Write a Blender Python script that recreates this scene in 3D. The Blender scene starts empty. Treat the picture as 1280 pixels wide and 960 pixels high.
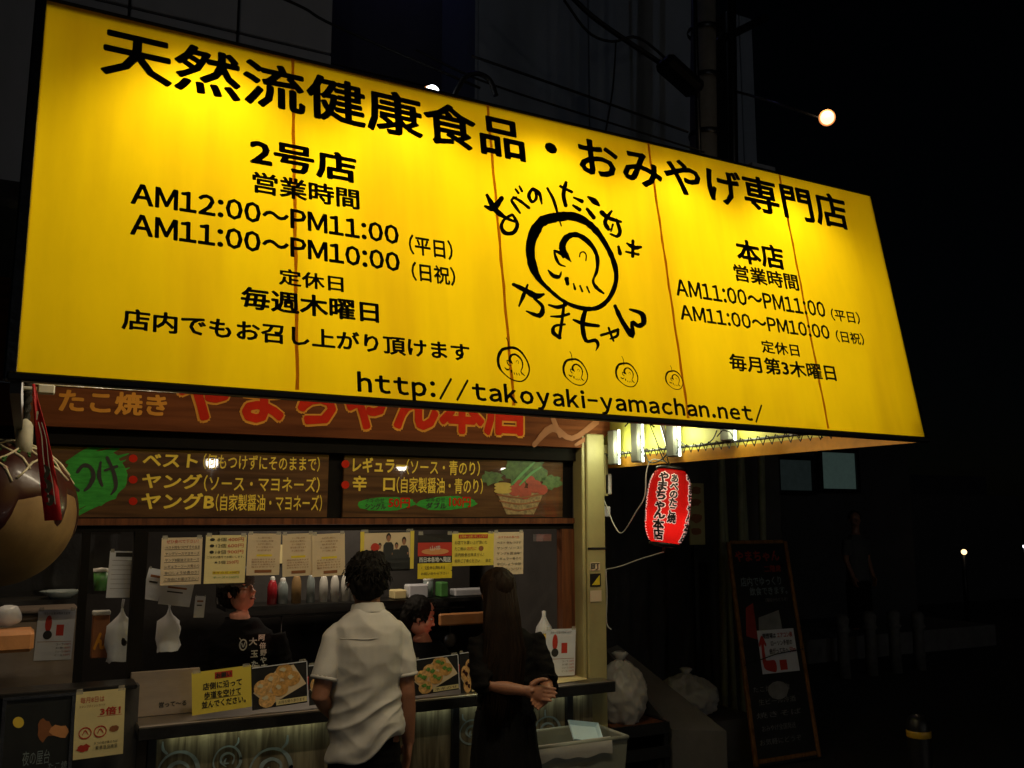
import bpy, bmesh, math, random
from mathutils import Vector, Matrix, noise
random.seed(7)
S = bpy.context.scene
COL = S.collection
# ------------------------------------------------------------------ camera
FPX = 1150.0; CAMH = 1.9
PITCH = math.atan2(166, FPX)
YAW = math.atan2(FPX/math.cos(PITCH), 2219)
CF = Vector((math.sin(YAW)*math.cos(PITCH), math.cos(YAW)*math.cos(PITCH), math.sin(PITCH)))
CR = Vector((math.cos(YAW), -math.sin(YAW), 0))
CU = CR.cross(CF)
CC = Vector((0, 0, CAMH))
cam_d = bpy.data.cameras.new('camera'); cam = bpy.data.objects.new('camera', cam_d); COL.objects.link(cam)
cam.matrix_world = Matrix.Translation(CC) @ Matrix((CR, CU, -CF)).transposed().to_4x4()
cam_d.sensor_width = 36; cam_d.lens = FPX/1280*36; cam_d.clip_start = 0.05; cam_d.clip_end = 500
S.camera = cam
DOWN = 7.5
# ------------------------------------------------------------------ world, night sky, moon
w = bpy.data.worlds.new('World'); S.world = w; w.use_nodes = True
nt = w.node_tree; nt.nodes.clear()
sky = nt.nodes.new('ShaderNodeTexSky'); sky.sky_type = 'NISHITA'; sky.sun_disc = False
sky.sun_elevation = math.radians(14); sky.sun_rotation = math.radians(200)
bg = nt.nodes.new('ShaderNodeBackground'); bg.inputs['Strength'].default_value = 0.00015
wo = nt.nodes.new('ShaderNodeOutputWorld')
nt.links.new(sky.outputs[0], bg.inputs[0]); nt.links.new(bg.outputs[0], wo.inputs[0])
sl = bpy.data.lights.new('moon', 'SUN'); sl.energy = 0.02; sl.angle = math.radians(0.5); sl.color = (.8, .88, 1)
so = bpy.data.objects.new('moon', sl); COL.objects.link(so)
so.rotation_euler = (math.radians(76), 0, math.radians(-20))
S.view_settings.view_transform = 'Standard'; S.view_settings.look = 'None'
S.view_settings.exposure = 0.0; S.view_settings.gamma = 1; S.view_settings.use_curve_mapping = False
try:
    S.cycles.use_denoising = True; S.cycles.use_light_tree = True; S.cycles.sample_clamp_indirect = 4
    S.cycles.max_bounces = 6
except Exception: pass
# ------------------------------------------------------------------ pixel helpers (photo px 1280x960 -> points on real planes)
def ray(x, y): return CF*FPX + CR*(x-640) - CU*(y-480)
def onY(x, y, Y): d = ray(x, y); return CC + d*(Y/d.y)
def onZ(x, y, Z): d = ray(x, y); return CC + d*((Z-CAMH)/d.z)
def onX(x, y, X): d = ray(x, y); return CC + d*(X/d.x)
def rectY(x0, y0, x1, y1, Y):
    ym = (y0+y1)/2; xm = (x0+x1)/2
    return onY(x0, ym, Y).x, onY(x1, ym, Y).x, onY(xm, y1, Y).z, onY(xm, y0, Y).z   # X0,X1,Z0,Z1
# ------------------------------------------------------------------ materials
M = {}
def mat(name, col, rough=.6, metal=0., var=.25, vs=8., bump=.15, bs=40., emit=None, es=0., coat=0., trans=0., alpha=1., spec=.5, stretch=(1, 1, 1), transl=0., dirt=None):
    if name in M: return M[name]
    m = bpy.data.materials.new(name); m.use_nodes = True; n = m.node_tree; N = n.nodes; L = n.links
    p = N['Principled BSDF']; out = N['Material Output']
    tc = N.new('ShaderNodeTexCoord'); mp = N.new('ShaderNodeMapping'); mp.inputs['Scale'].default_value = stretch
    L.new(tc.outputs['Object'], mp.inputs[0])
    nz = N.new('ShaderNodeTexNoise'); nz.inputs['Scale'].default_value = vs; nz.inputs['Detail'].default_value = 6; nz.inputs['Roughness'].default_value = .65
    L.new(mp.outputs[0], nz.inputs['Vector'])
    cr = N.new('ShaderNodeValToRGB'); e = cr.color_ramp.elements
    e[0].position = .3; e[1].position = .7
    e[0].color = tuple(c*(1-var) for c in col[:3])+(1,); e[1].color = tuple(min(1, c*(1+var*.6)) for c in col[:3])+(1,)
    L.new(nz.outputs['Fac'], cr.inputs[0])
    src = cr.outputs[0]
    if dirt:
        n2 = N.new('ShaderNodeTexNoise'); n2.inputs['Scale'].default_value = dirt[1]; n2.inputs['Detail'].default_value = 8
        mp2 = N.new('ShaderNodeMapping'); mp2.inputs['Scale'].default_value = dirt[2] if len(dirt) > 2 else (1, 1, 1)
        L.new(tc.outputs['Object'], mp2.inputs[0]); L.new(mp2.outputs[0], n2.inputs['Vector'])
        c2 = N.new('ShaderNodeValToRGB'); c2.color_ramp.elements[0].position = .48; c2.color_ramp.elements[1].position = .72
        c2.color_ramp.elements[1].color = (dirt[3] if len(dirt) > 3 else .6,)*3+(1,)
        L.new(n2.outputs['Fac'], c2.inputs[0])
        mx = N.new('ShaderNodeMixRGB'); mx.inputs[2].default_value = tuple(dirt[0])+(1,)
        L.new(c2.outputs[0], mx.inputs[0]); L.new(src, mx.inputs[1]); src = mx.outputs[0]
    L.new(src, p.inputs['Base Color'])
    p.inputs['Roughness'].default_value = rough; p.inputs['Metallic'].default_value = metal
    p.inputs['Specular IOR Level'].default_value = spec
    p.inputs['Coat Weight'].default_value = coat; p.inputs['Coat Roughness'].default_value = .06
    p.inputs['Transmission Weight'].default_value = trans; p.inputs['Alpha'].default_value = alpha
    if bump:
        nb = N.new('ShaderNodeTexNoise'); nb.inputs['Scale'].default_value = bs; nb.inputs['Detail'].default_value = 5
        L.new(mp.outputs[0], nb.inputs['Vector'])
        b = N.new('ShaderNodeBump'); b.inputs['Strength'].default_value = bump; b.inputs['Distance'].default_value = .01
        L.new(nb.outputs['Fac'], b.inputs['Height']); L.new(b.outputs[0], p.inputs['Normal'])
    if emit: p.inputs['Emission Color'].default_value = tuple(emit)+(1,); p.inputs['Emission Strength'].default_value = es
    if transl:
        t = N.new('ShaderNodeBsdfTranslucent'); L.new(src, t.inputs['Color'])
        ms = N.new('ShaderNodeMixShader'); ms.inputs[0].default_value = transl
        L.new(p.outputs[0], ms.inputs[1]); L.new(t.outputs[0], ms.inputs[2]); L.new(ms.outputs[0], out.inputs['Surface'])
    M[name] = m; return m
def wood(name, c1, c2, scale=6., coat=0., rough=.5, vertical=False):
    m = bpy.data.materials.new(name); m.use_nodes = True; N = m.node_tree.nodes; L = m.node_tree.links; p = N['Principled BSDF']
    tc = N.new('ShaderNodeTexCoord'); mp = N.new('ShaderNodeMapping')
    mp.inputs['Scale'].default_value = (12, 12, .8) if vertical else (.8, 12, 12)
    L.new(tc.outputs['Object'], mp.inputs[0])
    nz = N.new('ShaderNodeTexNoise'); nz.inputs['Scale'].default_value = scale; nz.inputs['Detail'].default_value = 8; nz.inputs['Distortion'].default_value = .6
    L.new(mp.outputs[0], nz.inputs['Vector'])
    cr = N.new('ShaderNodeValToRGB'); cr.color_ramp.elements[0].position = .35; cr.color_ramp.elements[1].position = .65
    cr.color_ramp.elements[0].color = c1+(1,); cr.color_ramp.elements[1].color = c2+(1,)
    L.new(nz.outputs['Fac'], cr.inputs[0]); L.new(cr.outputs[0], p.inputs['Base Color'])
    p.inputs['Roughness'].default_value = rough; p.inputs['Specular IOR Level'].default_value = .15; p.inputs['Coat Weight'].default_value = coat; p.inputs['Coat Roughness'].default_value = .02
    b = N.new('ShaderNodeBump'); b.inputs['Strength'].default_value = .12; b.inputs['Distance'].default_value = .004
    L.new(nz.outputs['Fac'], b.inputs['Height']); L.new(b.outputs[0], p.inputs['Normal'])
    M[name] = m; return m
mat('vinyl', (.9, .595, .004), .5, 0, .1, 2.2, .15, 6, transl=.72, dirt=((.55, .28, .006), 1.3, (3.2, 1, .3), .5), stretch=(1.5, 1, .5))
mat('vinyl_side', (.85, .82, .16), .5, 0, .1, 3, .1, 6, transl=.45, dirt=((.4, .25, .02), 1.5, (1, 1, 1), .5))
mat('vinyl_orange', (.7, .32, .02), .6, transl=.2)
mat('seam', (.7, .3, .0), .6, transl=.5, var=.1)
mat('black_film', (.008, .006, .004), .45, bump=0)
mat('black_matte', (.007, .006, .005), .9, spec=.15, bump=.05)
mat('black_metal', (.012, .012, .013), .4, .3, bump=.05)
mat('chrome', (.5, .5, .52), .22, 1)
mat('steel', (.42, .4, .38), .36, 1, .2, 3, .05, 30, stretch=(1, 1, 6))
mat('steel_matte', (.36, .29, .23), .45, .35, .25, 2, .05, 30, stretch=(1, 1, 4))
mat('dark_steel', (.06, .058, .055), .35, .9)
mat('cream_paint', (.36, .32, .14), .55, 0, .2, 3, .1, 20, dirt=((.18, .14, .07), 3, (1, 1, .5), .7))
mat('white_plastic', (.65, .66, .62), .4, bump=.05)
mat('tube_on', (1, 1, 1), .5, bump=0, emit=(.85, 1, .85), es=3)
mat('fixture_grey', (.14, .14, .12), .5, bump=0)
mat('bulb_on', (1, 1, 1), .5, bump=0, emit=(1, .93, .8), es=110)
mat('lamp_on', (1, 1, 1), .5, bump=0, emit=(1, .62, .3), es=2.6)
mat('ring_on', (1, .5, .2), .5, bump=0, emit=(1, .32, .1), es=.9)
mat('lamp_white', (1, 1, 1), .5, bump=0, emit=(.9, .95, 1), es=9)
mat('led_on', (1, 1, 1), .5, bump=0, emit=(.8, 1, .85), es=.8)
mat('paper_beige', (.62, .5, .34), .8, bump=.05, var=.08)
mat('paper_cream', (.7, .6, .3), .8, bump=.05, var=.08)
mat('paper_yellow', (.68, .55, .07), .7, bump=.05, var=.06)
mat('paper_white', (.6, .62, .68), .7, bump=.05, var=.08)
mat('tape', (.55, .52, .42), .25, bump=0, alpha=.45)
mat('ink', (.02, .018, .015), .7, bump=0)
mat('ink_red', (.45, .03, .015), .7, bump=0, var=.1)
mat('ink_brown', (.25, .09, .03), .7, bump=0)
mat('ink_yellow', (.7, .55, .02), .6, bump=0)
mat('paint_yellow', (.82, .6, .08), .85, spec=.1, bump=0, var=.15)
mat('paint_orange', (.62, .27, .04), .85, spec=.1, bump=0, var=.15)
mat('paint_red', (.48, .022, .008), .85, spec=.1, bump=0, var=.2)
mat('paint_green', (.05, .33, .05), .85, spec=.1, bump=.0, var=.4, vs=12, stretch=(1, 1, 5))
mat('paint_white', (.6, .62, .6), .5, bump=0)
mat('chalk', (.2, .25, .26), .6, bump=0, var=.3, vs=25)
wood('board_wood', (.055, .024, .009), (.13, .062, .022), 2.2, .8, .6)
wood('sign_wood', (.085, .024, .008), (.16, .05, .016), 1.8, 0., .85)
wood('counter_wood', (.07, .055, .035), (.2, .17, .11), 3, .2, .45, True)
wood('frame_wood', (.07, .025, .012), (.16, .055, .02), 3, .2, .5, True)
wood('board_frame', (.16, .07, .02), (.28, .13, .045), 3, .0, .6, True)
mat('dark_wall', (.05, .047, .045), .8, var=.4, vs=2)
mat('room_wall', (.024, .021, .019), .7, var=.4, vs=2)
mat('shirt_white', (.5, .49, .47), .85, var=.05, bump=.06, bs=300)
mat('cloth_black', (.006, .006, .007), .9, spec=.12, bump=.3, bs=150)
mat('cloth_dark', (.007, .0065, .0065), .9, spec=.1, bump=.3, bs=90)
mat('skin', (.3, .135, .08), .5, var=.1, vs=20, bump=.06, bs=90)
mat('skin_red', (.5, .22, .15), .5, var=.1, vs=20, bump=.06, bs=90)
mat('hair', (.007, .006, .005), .7, spec=.15, var=.4, vs=30, bump=.5, bs=60, stretch=(1, 1, .15))
mat('hair_brown', (.014, .008, .005), .65, spec=.1, var=.5, vs=30, bump=.5, bs=60, stretch=(1, 1, .1))
mat('bandana_cloth', (.07, .07, .065), .9, var=.8, vs=22)
mat('lips', (.3, .08, .06), .5, bump=0)
mat('eye_white', (.6, .58, .55), .3, bump=0)
mat('asphalt', (.045, .045, .048), .8, var=.4, vs=30, bump=.5, bs=200)
mat('paving', (.13, .125, .12), .8, var=.3, vs=5, bump=.3, bs=60)
mat('concrete', (.08, .077, .074), .85, var=.3, vs=3, bump=.3, bs=40, dirt=((.05, .05, .05), 2, (1, 1, .4), .8))
mat('facade_grey', (.52, .53, .56), .7, var=.12, vs=1.2, bump=.05, dirt=((.16, .16, .17), .7, (1, 1, .25), .7))
mat('facade_blue', (.38, .44, .54), .7, var=.12, vs=1.2, bump=.05, dirt=((.12, .14, .17), .7, (1, 1, .25), .7))
mat('facade_dark', (.05, .05, .052), .8, var=.3, vs=1)
mat('pole_concrete', (.2, .19, .17), .8, var=.2, vs=6)
mat('cable', (.01, .01, .01), .6, bump=0)
mat('cable_white', (.5, .5, .46), .5, bump=0)
mat('lantern_red', (.75, .015, .012), .6, 0, .1, 8, .1, 30, transl=.6)
mat('lantern_white', (.85, .72, .66), .6, bump=0, emit=(1, .66, .55), es=.5)
mat('bag_plastic', (.5, .49, .46), .35, var=.1, bump=.4, bs=18, transl=.25)
mat('bag_white', (.7, .72, .75), .35, var=.1, bump=.3, bs=25, transl=.3)
mat('bin_plastic', (.24, .26, .22), .5, var=.15, dirt=((.1, .09, .06), 4, (1, 1, 1), .7))
mat('foam', (.55, .75, .85), .5, var=.06)
mat('ball_yellow', (.32, .2, .075), .65, var=.35, vs=5, bump=.15, bs=9, dirt=((.12, .055, .015), 6, (1, 1, .6), .6))
mat('ball_sauce', (.04, .008, .006), .35, var=.2, coat=.2, bump=.05)
mat('ball_mayo', (.62, .56, .38), .35, var=.05, bump=0)
mat('ball_green', (.03, .13, .02), .6, bump=0)
mat('ball_pink', (.6, .33, .24), .6, bump=0)
mat('stick_cream', (.5, .48, .38), .5)
mat('rope', (.02, .018, .016), .9, bump=.6, bs=60)
mat('ribbon_red', (.55, .01, .02), .6, bump=.15, bs=15, transl=.15)
mat('glass_dark', (.02, .022, .025), .05, bump=0, coat=.5)
mat('lit_teal', (.2, .4, .34), .5, bump=.05, emit=(.3, .46, .4), es=.055)
mat('lit_teal_dim', (.15, .2, .2), .5, bump=.05, emit=(.2, .3, .28), es=.02)
mat('post_pale', (.11, .105, .1), .7, var=.4, vs=9)
mat('reflector', (.45, .28, .02), .35, bump=0)
mat('food', (.6, .33, .1), .5, var=.5, vs=60, bump=0)
mat('food_b', (.7, .42, .16), .5, var=.5, vs=80, bump=0)
mat('green_food', (.12, .28, .05), .6, var=.6, vs=80, bump=0)
mat('photo_dark', (.02, .022, .022), .4, var=.3, bump=0)
mat('board_black', (.014, .014, .015), .5, var=.5, vs=6)
mat('orange_block', (.6, .27, .1), .5, var=.3, vs=3)
mat('bottle_white', (.6, .6, .55), .4, bump=0)
mat('bottle_green', (.1, .3, .08), .35, bump=0)
mat('bottle_red', (.4, .02, .03), .3, bump=0)
mat('jar_glass', (.25, .3, .3), .15, bump=0, coat=.4)
mat('corn_yellow', (.6, .42, .05), .5)
mat('bamboo', (.2, .21, .12), .6, var=.3, vs=6)
mat('wash_blue', (.2, .2, 1), .5, bump=0, emit=(.12, .12, 1.), es=6)
# ------------------------------------------------------------------ geometry helpers
class MB:
    def __init__(s): s.v = []; s.f = []
    def add(s, vs, fs):
        b = len(s.v); s.v += [Vector(v) for v in vs]; s.f += [tuple(i+b for i in f) for f in fs]; return s
    def box(s, c, d, R=None):
        c = Vector(c); x, y, z = d[0]/2, d[1]/2, d[2]/2
        P = [Vector((i*x, j*y, k*z)) for i in (-1, 1) for j in (-1, 1) for k in (-1, 1)]
        if R: P = [R @ p for p in P]
        return s.add([p+c for p in P], [(0, 1, 3, 2), (4, 6, 7, 5), (0, 4, 5, 1), (2, 3, 7, 6), (0, 2, 6, 4), (1, 5, 7, 3)])
    def bb(s, x0, x1, y0, y1, z0, z1): return s.box(((x0+x1)/2, (y0+y1)/2, (z0+z1)/2), (abs(x1-x0), abs(y1-y0), abs(z1-z0)))
    def bev(s, c, d, b=.01, R=None):        # box with chamfered edges
        c = Vector(c); h = [d[0]/2, d[1]/2, d[2]/2]; b = min(b, min(h)*.9); P = []; ids = {}
        for sx in (-1, 1):
            for sy in (-1, 1):
                for sz in (-1, 1):
                    sg = (sx, sy, sz)
                    for ax in range(3):
                        q = [sg[i]*(h[i] if i == ax else h[i]-b) for i in range(3)]
                        ids[(sg, ax)] = len(P); P.append(Vector(q))
        F = []
        for ax in range(3):
            o = [i for i in range(3) if i != ax]
            for sg in (-1, 1):
                r = []
                for (u, v) in ((-1, -1), (1, -1), (1, 1), (-1, 1)):
                    k = [0, 0, 0]; k[ax] = sg; k[o[0]] = u; k[o[1]] = v; r.append(ids[(tuple(k), ax)])
                F.append(tuple(r))
        for ax in range(3):                 # edge along ax
            o = [i for i in range(3) if i != ax]
            for u in (-1, 1):
                for v in (-1, 1):
                    k0 = [0]*3; k1 = [0]*3; k0[ax] = -1; k1[ax] = 1
                    for k in (k0, k1): k[o[0]] = u; k[o[1]] = v
                    F.append((ids[(tuple(k0), o[0])], ids[(tuple(k1), o[0])], ids[(tuple(k1), o[1])], ids[(tuple(k0), o[1])]))
        for sx in (-1, 1):
            for sy in (-1, 1):
                for sz in (-1, 1): F.append(tuple(ids[((sx, sy, sz), a)] for a in range(3)))
        if R: P = [R @ p for p in P]
        return s.add([p+c for p in P], F)
    def loft(s, pts, rads, side=None, n=12, caps=True):
        pts = [Vector(p) for p in pts]; rings = []
        for i, p in enumerate(pts):
            a = pts[max(i-1, 0)]; b = pts[min(i+1, len(pts)-1)]; t = (b-a)
            t = t.normalized() if t.length > 1e-9 else Vector((0, 0, 1))
            if side is not None: sd = Vector(side)
            elif i == 0: sd = t.orthogonal()
            else: sd = last
            sd = (sd - t*sd.dot(t))
            if sd.length < 1e-6: sd = t.orthogonal()
            sd.normalize(); last = sd; u = t.cross(sd)
            r = rads[i]; rx, ry = (r if isinstance(r, (tuple, list)) else (r, r))
            rings.append([p + sd*rx*math.cos(2*math.pi*k/n) + u*ry*math.sin(2*math.pi*k/n) for k in range(n)])
        vs = [q for r in rings for q in r]; fs = []
        for i in range(len(pts)-1):
            for k in range(n): k2 = (k+1) % n; fs.append((i*n+k, i*n+k2, (i+1)*n+k2, (i+1)*n+k))
        if caps: fs.append(tuple(range(n-1, -1, -1))); fs.append(tuple(range((len(pts)-1)*n, len(pts)*n)))
        return s.add(vs, fs)
    def tube(s, pts, r, n=8): return s.loft(pts, [r]*len(pts), None, n)
    def ball(s, c, r, n=14, m=10, R=None):
        c = Vector(c); r = (r, r, r) if not isinstance(r, (tuple, list)) else r; vs = []; fs = []
        for j in range(1, m):
            th = math.pi*j/m
            for k in range(n):
                q = Vector((r[0]*math.sin(th)*math.cos(2*math.pi*k/n), r[1]*math.sin(th)*math.sin(2*math.pi*k/n), r[2]*math.cos(th)))
                vs.append(c + (R @ q if R else q))
        t = Vector((0, 0, r[2])); vs += [c+(R @ t if R else t), c-(R @ t if R else t)]; T = len(vs)-2
        for j in range(m-2):
            for k in range(n): k2 = (k+1) % n; fs.append((j*n+k, (j+1)*n+k, (j+1)*n+k2, j*n+k2))
        for k in range(n): k2 = (k+1) % n; fs.append((T, k, k2)); fs.append((T+1, (m-2)*n+k2, (m-2)*n+k))
        return s.add(vs, fs)
    def lathe(s, c, prof, n=20, R=None):
        c = Vector(c); vs = []; fs = []
        for (r, z) in prof:
            for k in range(n):
                q = Vector((r*math.cos(2*math.pi*k/n), r*math.sin(2*math.pi*k/n), z)); vs.append(c+(R @ q if R else q))
        for i in range(len(prof)-1):
            for k in range(n): k2 = (k+1) % n; fs.append((i*n+k, i*n+k2, (i+1)*n+k2, (i+1)*n+k))
        return s.add(vs, fs)
    def quad(s, a, b, c, d): return s.add([a, b, c, d], [(0, 1, 2, 3)])
    def map(s, fn): s.v = [Vector(fn(v)) for v in s.v]; return s
    def build(s, name, m, parent=None, smooth=False, loc=None):
        me = bpy.data.meshes.new(name); off = Vector((0, 0, 0))
        if loc is not None: off = Vector(loc)
        elif parent is not None: off = worldloc(parent)
        me.from_pydata([v-off for v in s.v], [], s.f); me.materials.append(M[m] if isinstance(m, str) else m)
        if smooth: me.polygons.foreach_set('use_smooth', [True]*len(me.polygons))
        me.update(); o = bpy.data.objects.new(name, me); COL.objects.link(o)
        if parent is not None:
            o.parent = parent; o.location = off - worldloc(parent); WL[o.name] = off
        else: o.location = off; WL[o.name] = off
        return o
WL = {}
def worldloc(o): return WL.get(o.name, Vector((0, 0, 0)))
def tag(o, label=None, cat=None, group=None, kind=None):
    if label: o['label'] = label
    if cat: o['category'] = cat
    if group: o['group'] = group
    if kind: o['kind'] = kind
    return o
def thing(name, label, cat, loc=(0, 0, 0), group=None):
    o = bpy.data.objects.new(name, None); COL.objects.link(o); o.location = loc; o.empty_display_size = .1; WL[o.name] = Vector(loc)
    return tag(o, label, cat, group)
def light(name, kind, loc, energy, color, parent=None, size=.03, target=None, spot=60, sizey=None, blend=.6):
    l = bpy.data.lights.new(name, kind); l.energy = energy; l.color = color
    if kind == 'AREA':
        l.size = size
        if sizey: l.shape = 'RECTANGLE'; l.size_y = sizey
    else: l.shadow_soft_size = size
    if kind == 'SPOT': l.spot_size = math.radians(spot); l.spot_blend = blend
    o = bpy.data.objects.new(name, l); COL.objects.link(o)
    o.location = Vector(loc) - (worldloc(parent) if parent else Vector((0, 0, 0)))
    if parent: o.parent = parent
    if target is not None: o.rotation_euler = (Vector(target)-Vector(loc)).to_track_quat('-Z', 'Y').to_euler()
    return o
_tc = {}; _gc = {}
TS = bpy.data.scenes.new('tmp_text')
def glyph_raw(t):
    if t in _gc: return _gc[t]
    c = bpy.data.curves.new('tmp', 'FONT'); c.body = t; c.resolution_u = 2
    o = bpy.data.objects.new('tmp', c); TS.collection.objects.link(o)
    TS.view_layers[0].update(); dg = TS.view_layers[0].depsgraph; me = bpy.data.meshes.new_from_object(o.evaluated_get(dg))
    vs = [(v.co.x, v.co.y) for v in me.vertices]; fs = [tuple(p.vertices) for p in me.polygons]
    bpy.data.objects.remove(o); bpy.data.curves.remove(c); bpy.data.meshes.remove(me)
    _gc[t] = (vs, fs); return _gc[t]
def glyphs(s, bold=.02, spacing=1.):
    """letter outlines thickened by laying slightly shifted copies (rounded strokes); latin lines are set glyph by glyph"""
    k = (s, bold, spacing)
    if k in _tc: return _tc[k]
    if spacing != 1.:
        vs = []; fs = []; x = 0
        for ch in s:
            g, gf = glyph_raw(chr(ord(ch)+0xFEE0) if 33 <= ord(ch) <= 126 else ch)
            if not g: x += .3; continue
            if ch == '/': g = [(v[0]*.55, v[1]) for v in g]
            if ch == '-': g = [(v[0]*.6, v[1]) for v in g]
            a = min(v[0] for v in g); b_ = max(v[0] for v in g); b0 = len(vs); w_ = b_-a; mw = .3 if ch == '1' else (.2 if ch in ':.' else w_)
            if mw < w_: mw = w_
            vs += [(v[0]-a+x+(mw-w_)/2, v[1]) for v in g]; fs += [tuple(i+b0 for i in f) for f in gf]; x += mw+(spacing-1)
    else: vs, fs = glyph_raw(s)
    N = 10 if bold >= .024 else (6 if bold >= .012 else 1); V = []; F = []
    for i in range(N):
        dx, dy = (0, 0) if N == 1 else (bold*math.cos(2*math.pi*i/N), bold*math.sin(2*math.pi*i/N)); b0 = len(V)
        V += [(v[0]+dx, v[1]+dy, i) for v in vs]; F += [tuple(q+b0 for q in f) for f in fs]
    x0 = min(v[0] for v in V); x1 = max(v[0] for v in V); y0 = min(v[1] for v in V); y1 = max(v[1] for v in V)
    r = ([((v[0]-x0)/max(x1-x0, 1e-6), (v[1]-y0)/max(y1-y0, 1e-6), v[2]*4e-5) for v in V], F, (x1-x0)/max(y1-y0, 1e-6))
    _tc[k] = r; return r
def text(s, o, U, V, w, h, m='ink', parent=None, bold=.02, spacing=1., name='lettering', shear=0., warp=None):
    """letters fitted to the box o, o+U*w, o+V*h"""
    vs, fs, asp = glyphs(s, bold, spacing); o = Vector(o); U = Vector(U); V = Vector(V)
    if w is None: w = h*asp
    if h is None: h = w/asp
    NN = U.cross(V)
    P = [o + U*(a*w+shear*b*h) + V*(b*h) + NN*l for a, b, l in vs]
    if warp: P = [warp(p) for p in P]
    return MB().add(P, fs).build(name, m, parent)
def ribbon2d(pts, closed=False, sub=4):
    """brush stroke: list of (x,y,w) -> verts (x,y) and faces, rounded by Catmull-Rom"""
    n = len(pts); out = []
    for i in range(n-1):
        p0 = pts[max(i-1, 0)]; p1 = pts[i]; p2 = pts[i+1]; p3 = pts[min(i+2, n-1)]
        for k in range(sub):
            t = k/sub; out.append([.5*((2*b)+(-a+c)*t+(2*a-5*b+4*c-d)*t*t+(-a+3*b-3*c+d)*t**3) for a, b, c, d in zip(p0, p1, p2, p3)])
    out.append(list(pts[-1])); V = []; F = []; m = len(out)
    for i, (x, y, wd) in enumerate(out):
        a = out[max(i-1, 0)]; b = out[min(i+1, m-1)]; dx, dy = b[0]-a[0], b[1]-a[1]; l = math.hypot(dx, dy) or 1; wd = max(wd, 1e-6)*(1+.10*math.sin(i*5.3+x))
        V += [(x-dy/l*wd/2, y+dx/l*wd/2), (x+dy/l*wd/2, y-dx/l*wd/2)]
    for i in range(m-1): F.append((2*i, 2*i+1, 2*i+3, 2*i+2))
    # round ends
    for (i, sg) in ((0, -1), (m-1, 1)):
        x, y, wd = out[i]; a = out[1] if i == 0 else out[m-2]; dx, dy = (x-a[0], y-a[1]); l = math.hypot(dx, dy) or 1; an = math.atan2(dy, dx); b = len(V)
        for k in range(7): th = an-math.pi/2+math.pi*k/6; V.append((x+math.cos(th)*wd/2, y+math.sin(th)*wd/2))
        F.append(tuple(range(b, b+7)))
    return V, F
def strokes(lst, fn, m, parent, name, lift=0.00015):
    mb = MB()
    for i, st in enumerate(lst):
        V, F = ribbon2d(st); mb.add([fn(x, y, i*lift) for x, y in V], F)
    return mb.build(name, m, parent)
def poly(ptsfn, m, parent, name, smooth=False):
    return MB().add(ptsfn, [tuple(range(len(ptsfn)))]).build(name, m, parent)
def remesh(mb, name, m, parent, vox=.007, disp=None, smooth=2):
    me = bpy.data.meshes.new('tmp'); me.from_pydata(mb.v, [], mb.f); o = bpy.data.objects.new('tmp', me); TS.collection.objects.link(o)
    md = o.modifiers.new('r', 'REMESH'); md.mode = 'VOXEL'; md.voxel_size = vox
    sm = o.modifiers.new('s', 'SMOOTH'); sm.iterations = smooth; sm.factor = .5
    TS.view_layers[0].update(); dg = TS.view_layers[0].depsgraph; e = bpy.data.meshes.new_from_object(o.evaluated_get(dg))
    bpy.data.objects.remove(o); bpy.data.meshes.remove(me)
    off = worldloc(parent) if parent else Vector((0, 0, 0))
    n_ = len(e.vertices); co = [0.]*(3*n_); e.vertices.foreach_get('co', co); no = [0.]*(3*n_); e.vertices.foreach_get('normal', no)
    for i in range(n_):
        k = 3*i; c_ = Vector(co[k:k+3])
        if disp: c_ = c_+disp(c_, Vector(no[k:k+3]))
        co[k:k+3] = c_-off
    e.vertices.foreach_set('co', co)
    e.materials.clear(); e.materials.append(M[m]); e.polygons.foreach_set('use_smooth', [True]*len(e.polygons)); e.name = name
    r = bpy.data.objects.new(name, e); COL.objects.link(r)
    if parent: r.parent = parent
    WL[r.name] = off
    return r
# ================================================================== SETTING
GY = 5.0
MB().add([(-60, -30, 0), (120, -30, 0), (120, 150, 0), (-60, 150, 0)], [(0, 1, 2, 3)]).build('street', 'asphalt')
tag(bpy.data.objects['street'], kind='structure')
pv = MB().bb(-6, 3.6, 3.3, 4.55, 0.0, .1).build('pavement', 'paving'); tag(pv, kind='structure')
kb = MB().bev((-1.2, 3.22, .05), (9.6, .15, .11), .015).build('kerb', 'concrete'); tag(kb, kind='structure')
# ------------------------------------------------------------------ stall building
st = thing('stall_building', 'small takoyaki stall with serving window, dark frames and cream corner post', 'building', (1.3, 4.7, 0))
X0, X1 = -.9, 3.0
# room shell
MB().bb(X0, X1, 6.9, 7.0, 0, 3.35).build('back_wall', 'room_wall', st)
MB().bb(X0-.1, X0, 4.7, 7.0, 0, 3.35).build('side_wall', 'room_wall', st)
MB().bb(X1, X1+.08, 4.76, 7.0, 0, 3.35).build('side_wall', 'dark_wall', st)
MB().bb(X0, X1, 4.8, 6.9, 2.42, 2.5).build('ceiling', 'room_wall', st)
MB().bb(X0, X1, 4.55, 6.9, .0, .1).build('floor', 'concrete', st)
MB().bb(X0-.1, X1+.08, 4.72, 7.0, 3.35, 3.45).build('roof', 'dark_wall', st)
MB().bb(X0, X1-.02, 4.70, 4.80, 2.2, 3.35).build('header', 'dark_wall', st)
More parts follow.
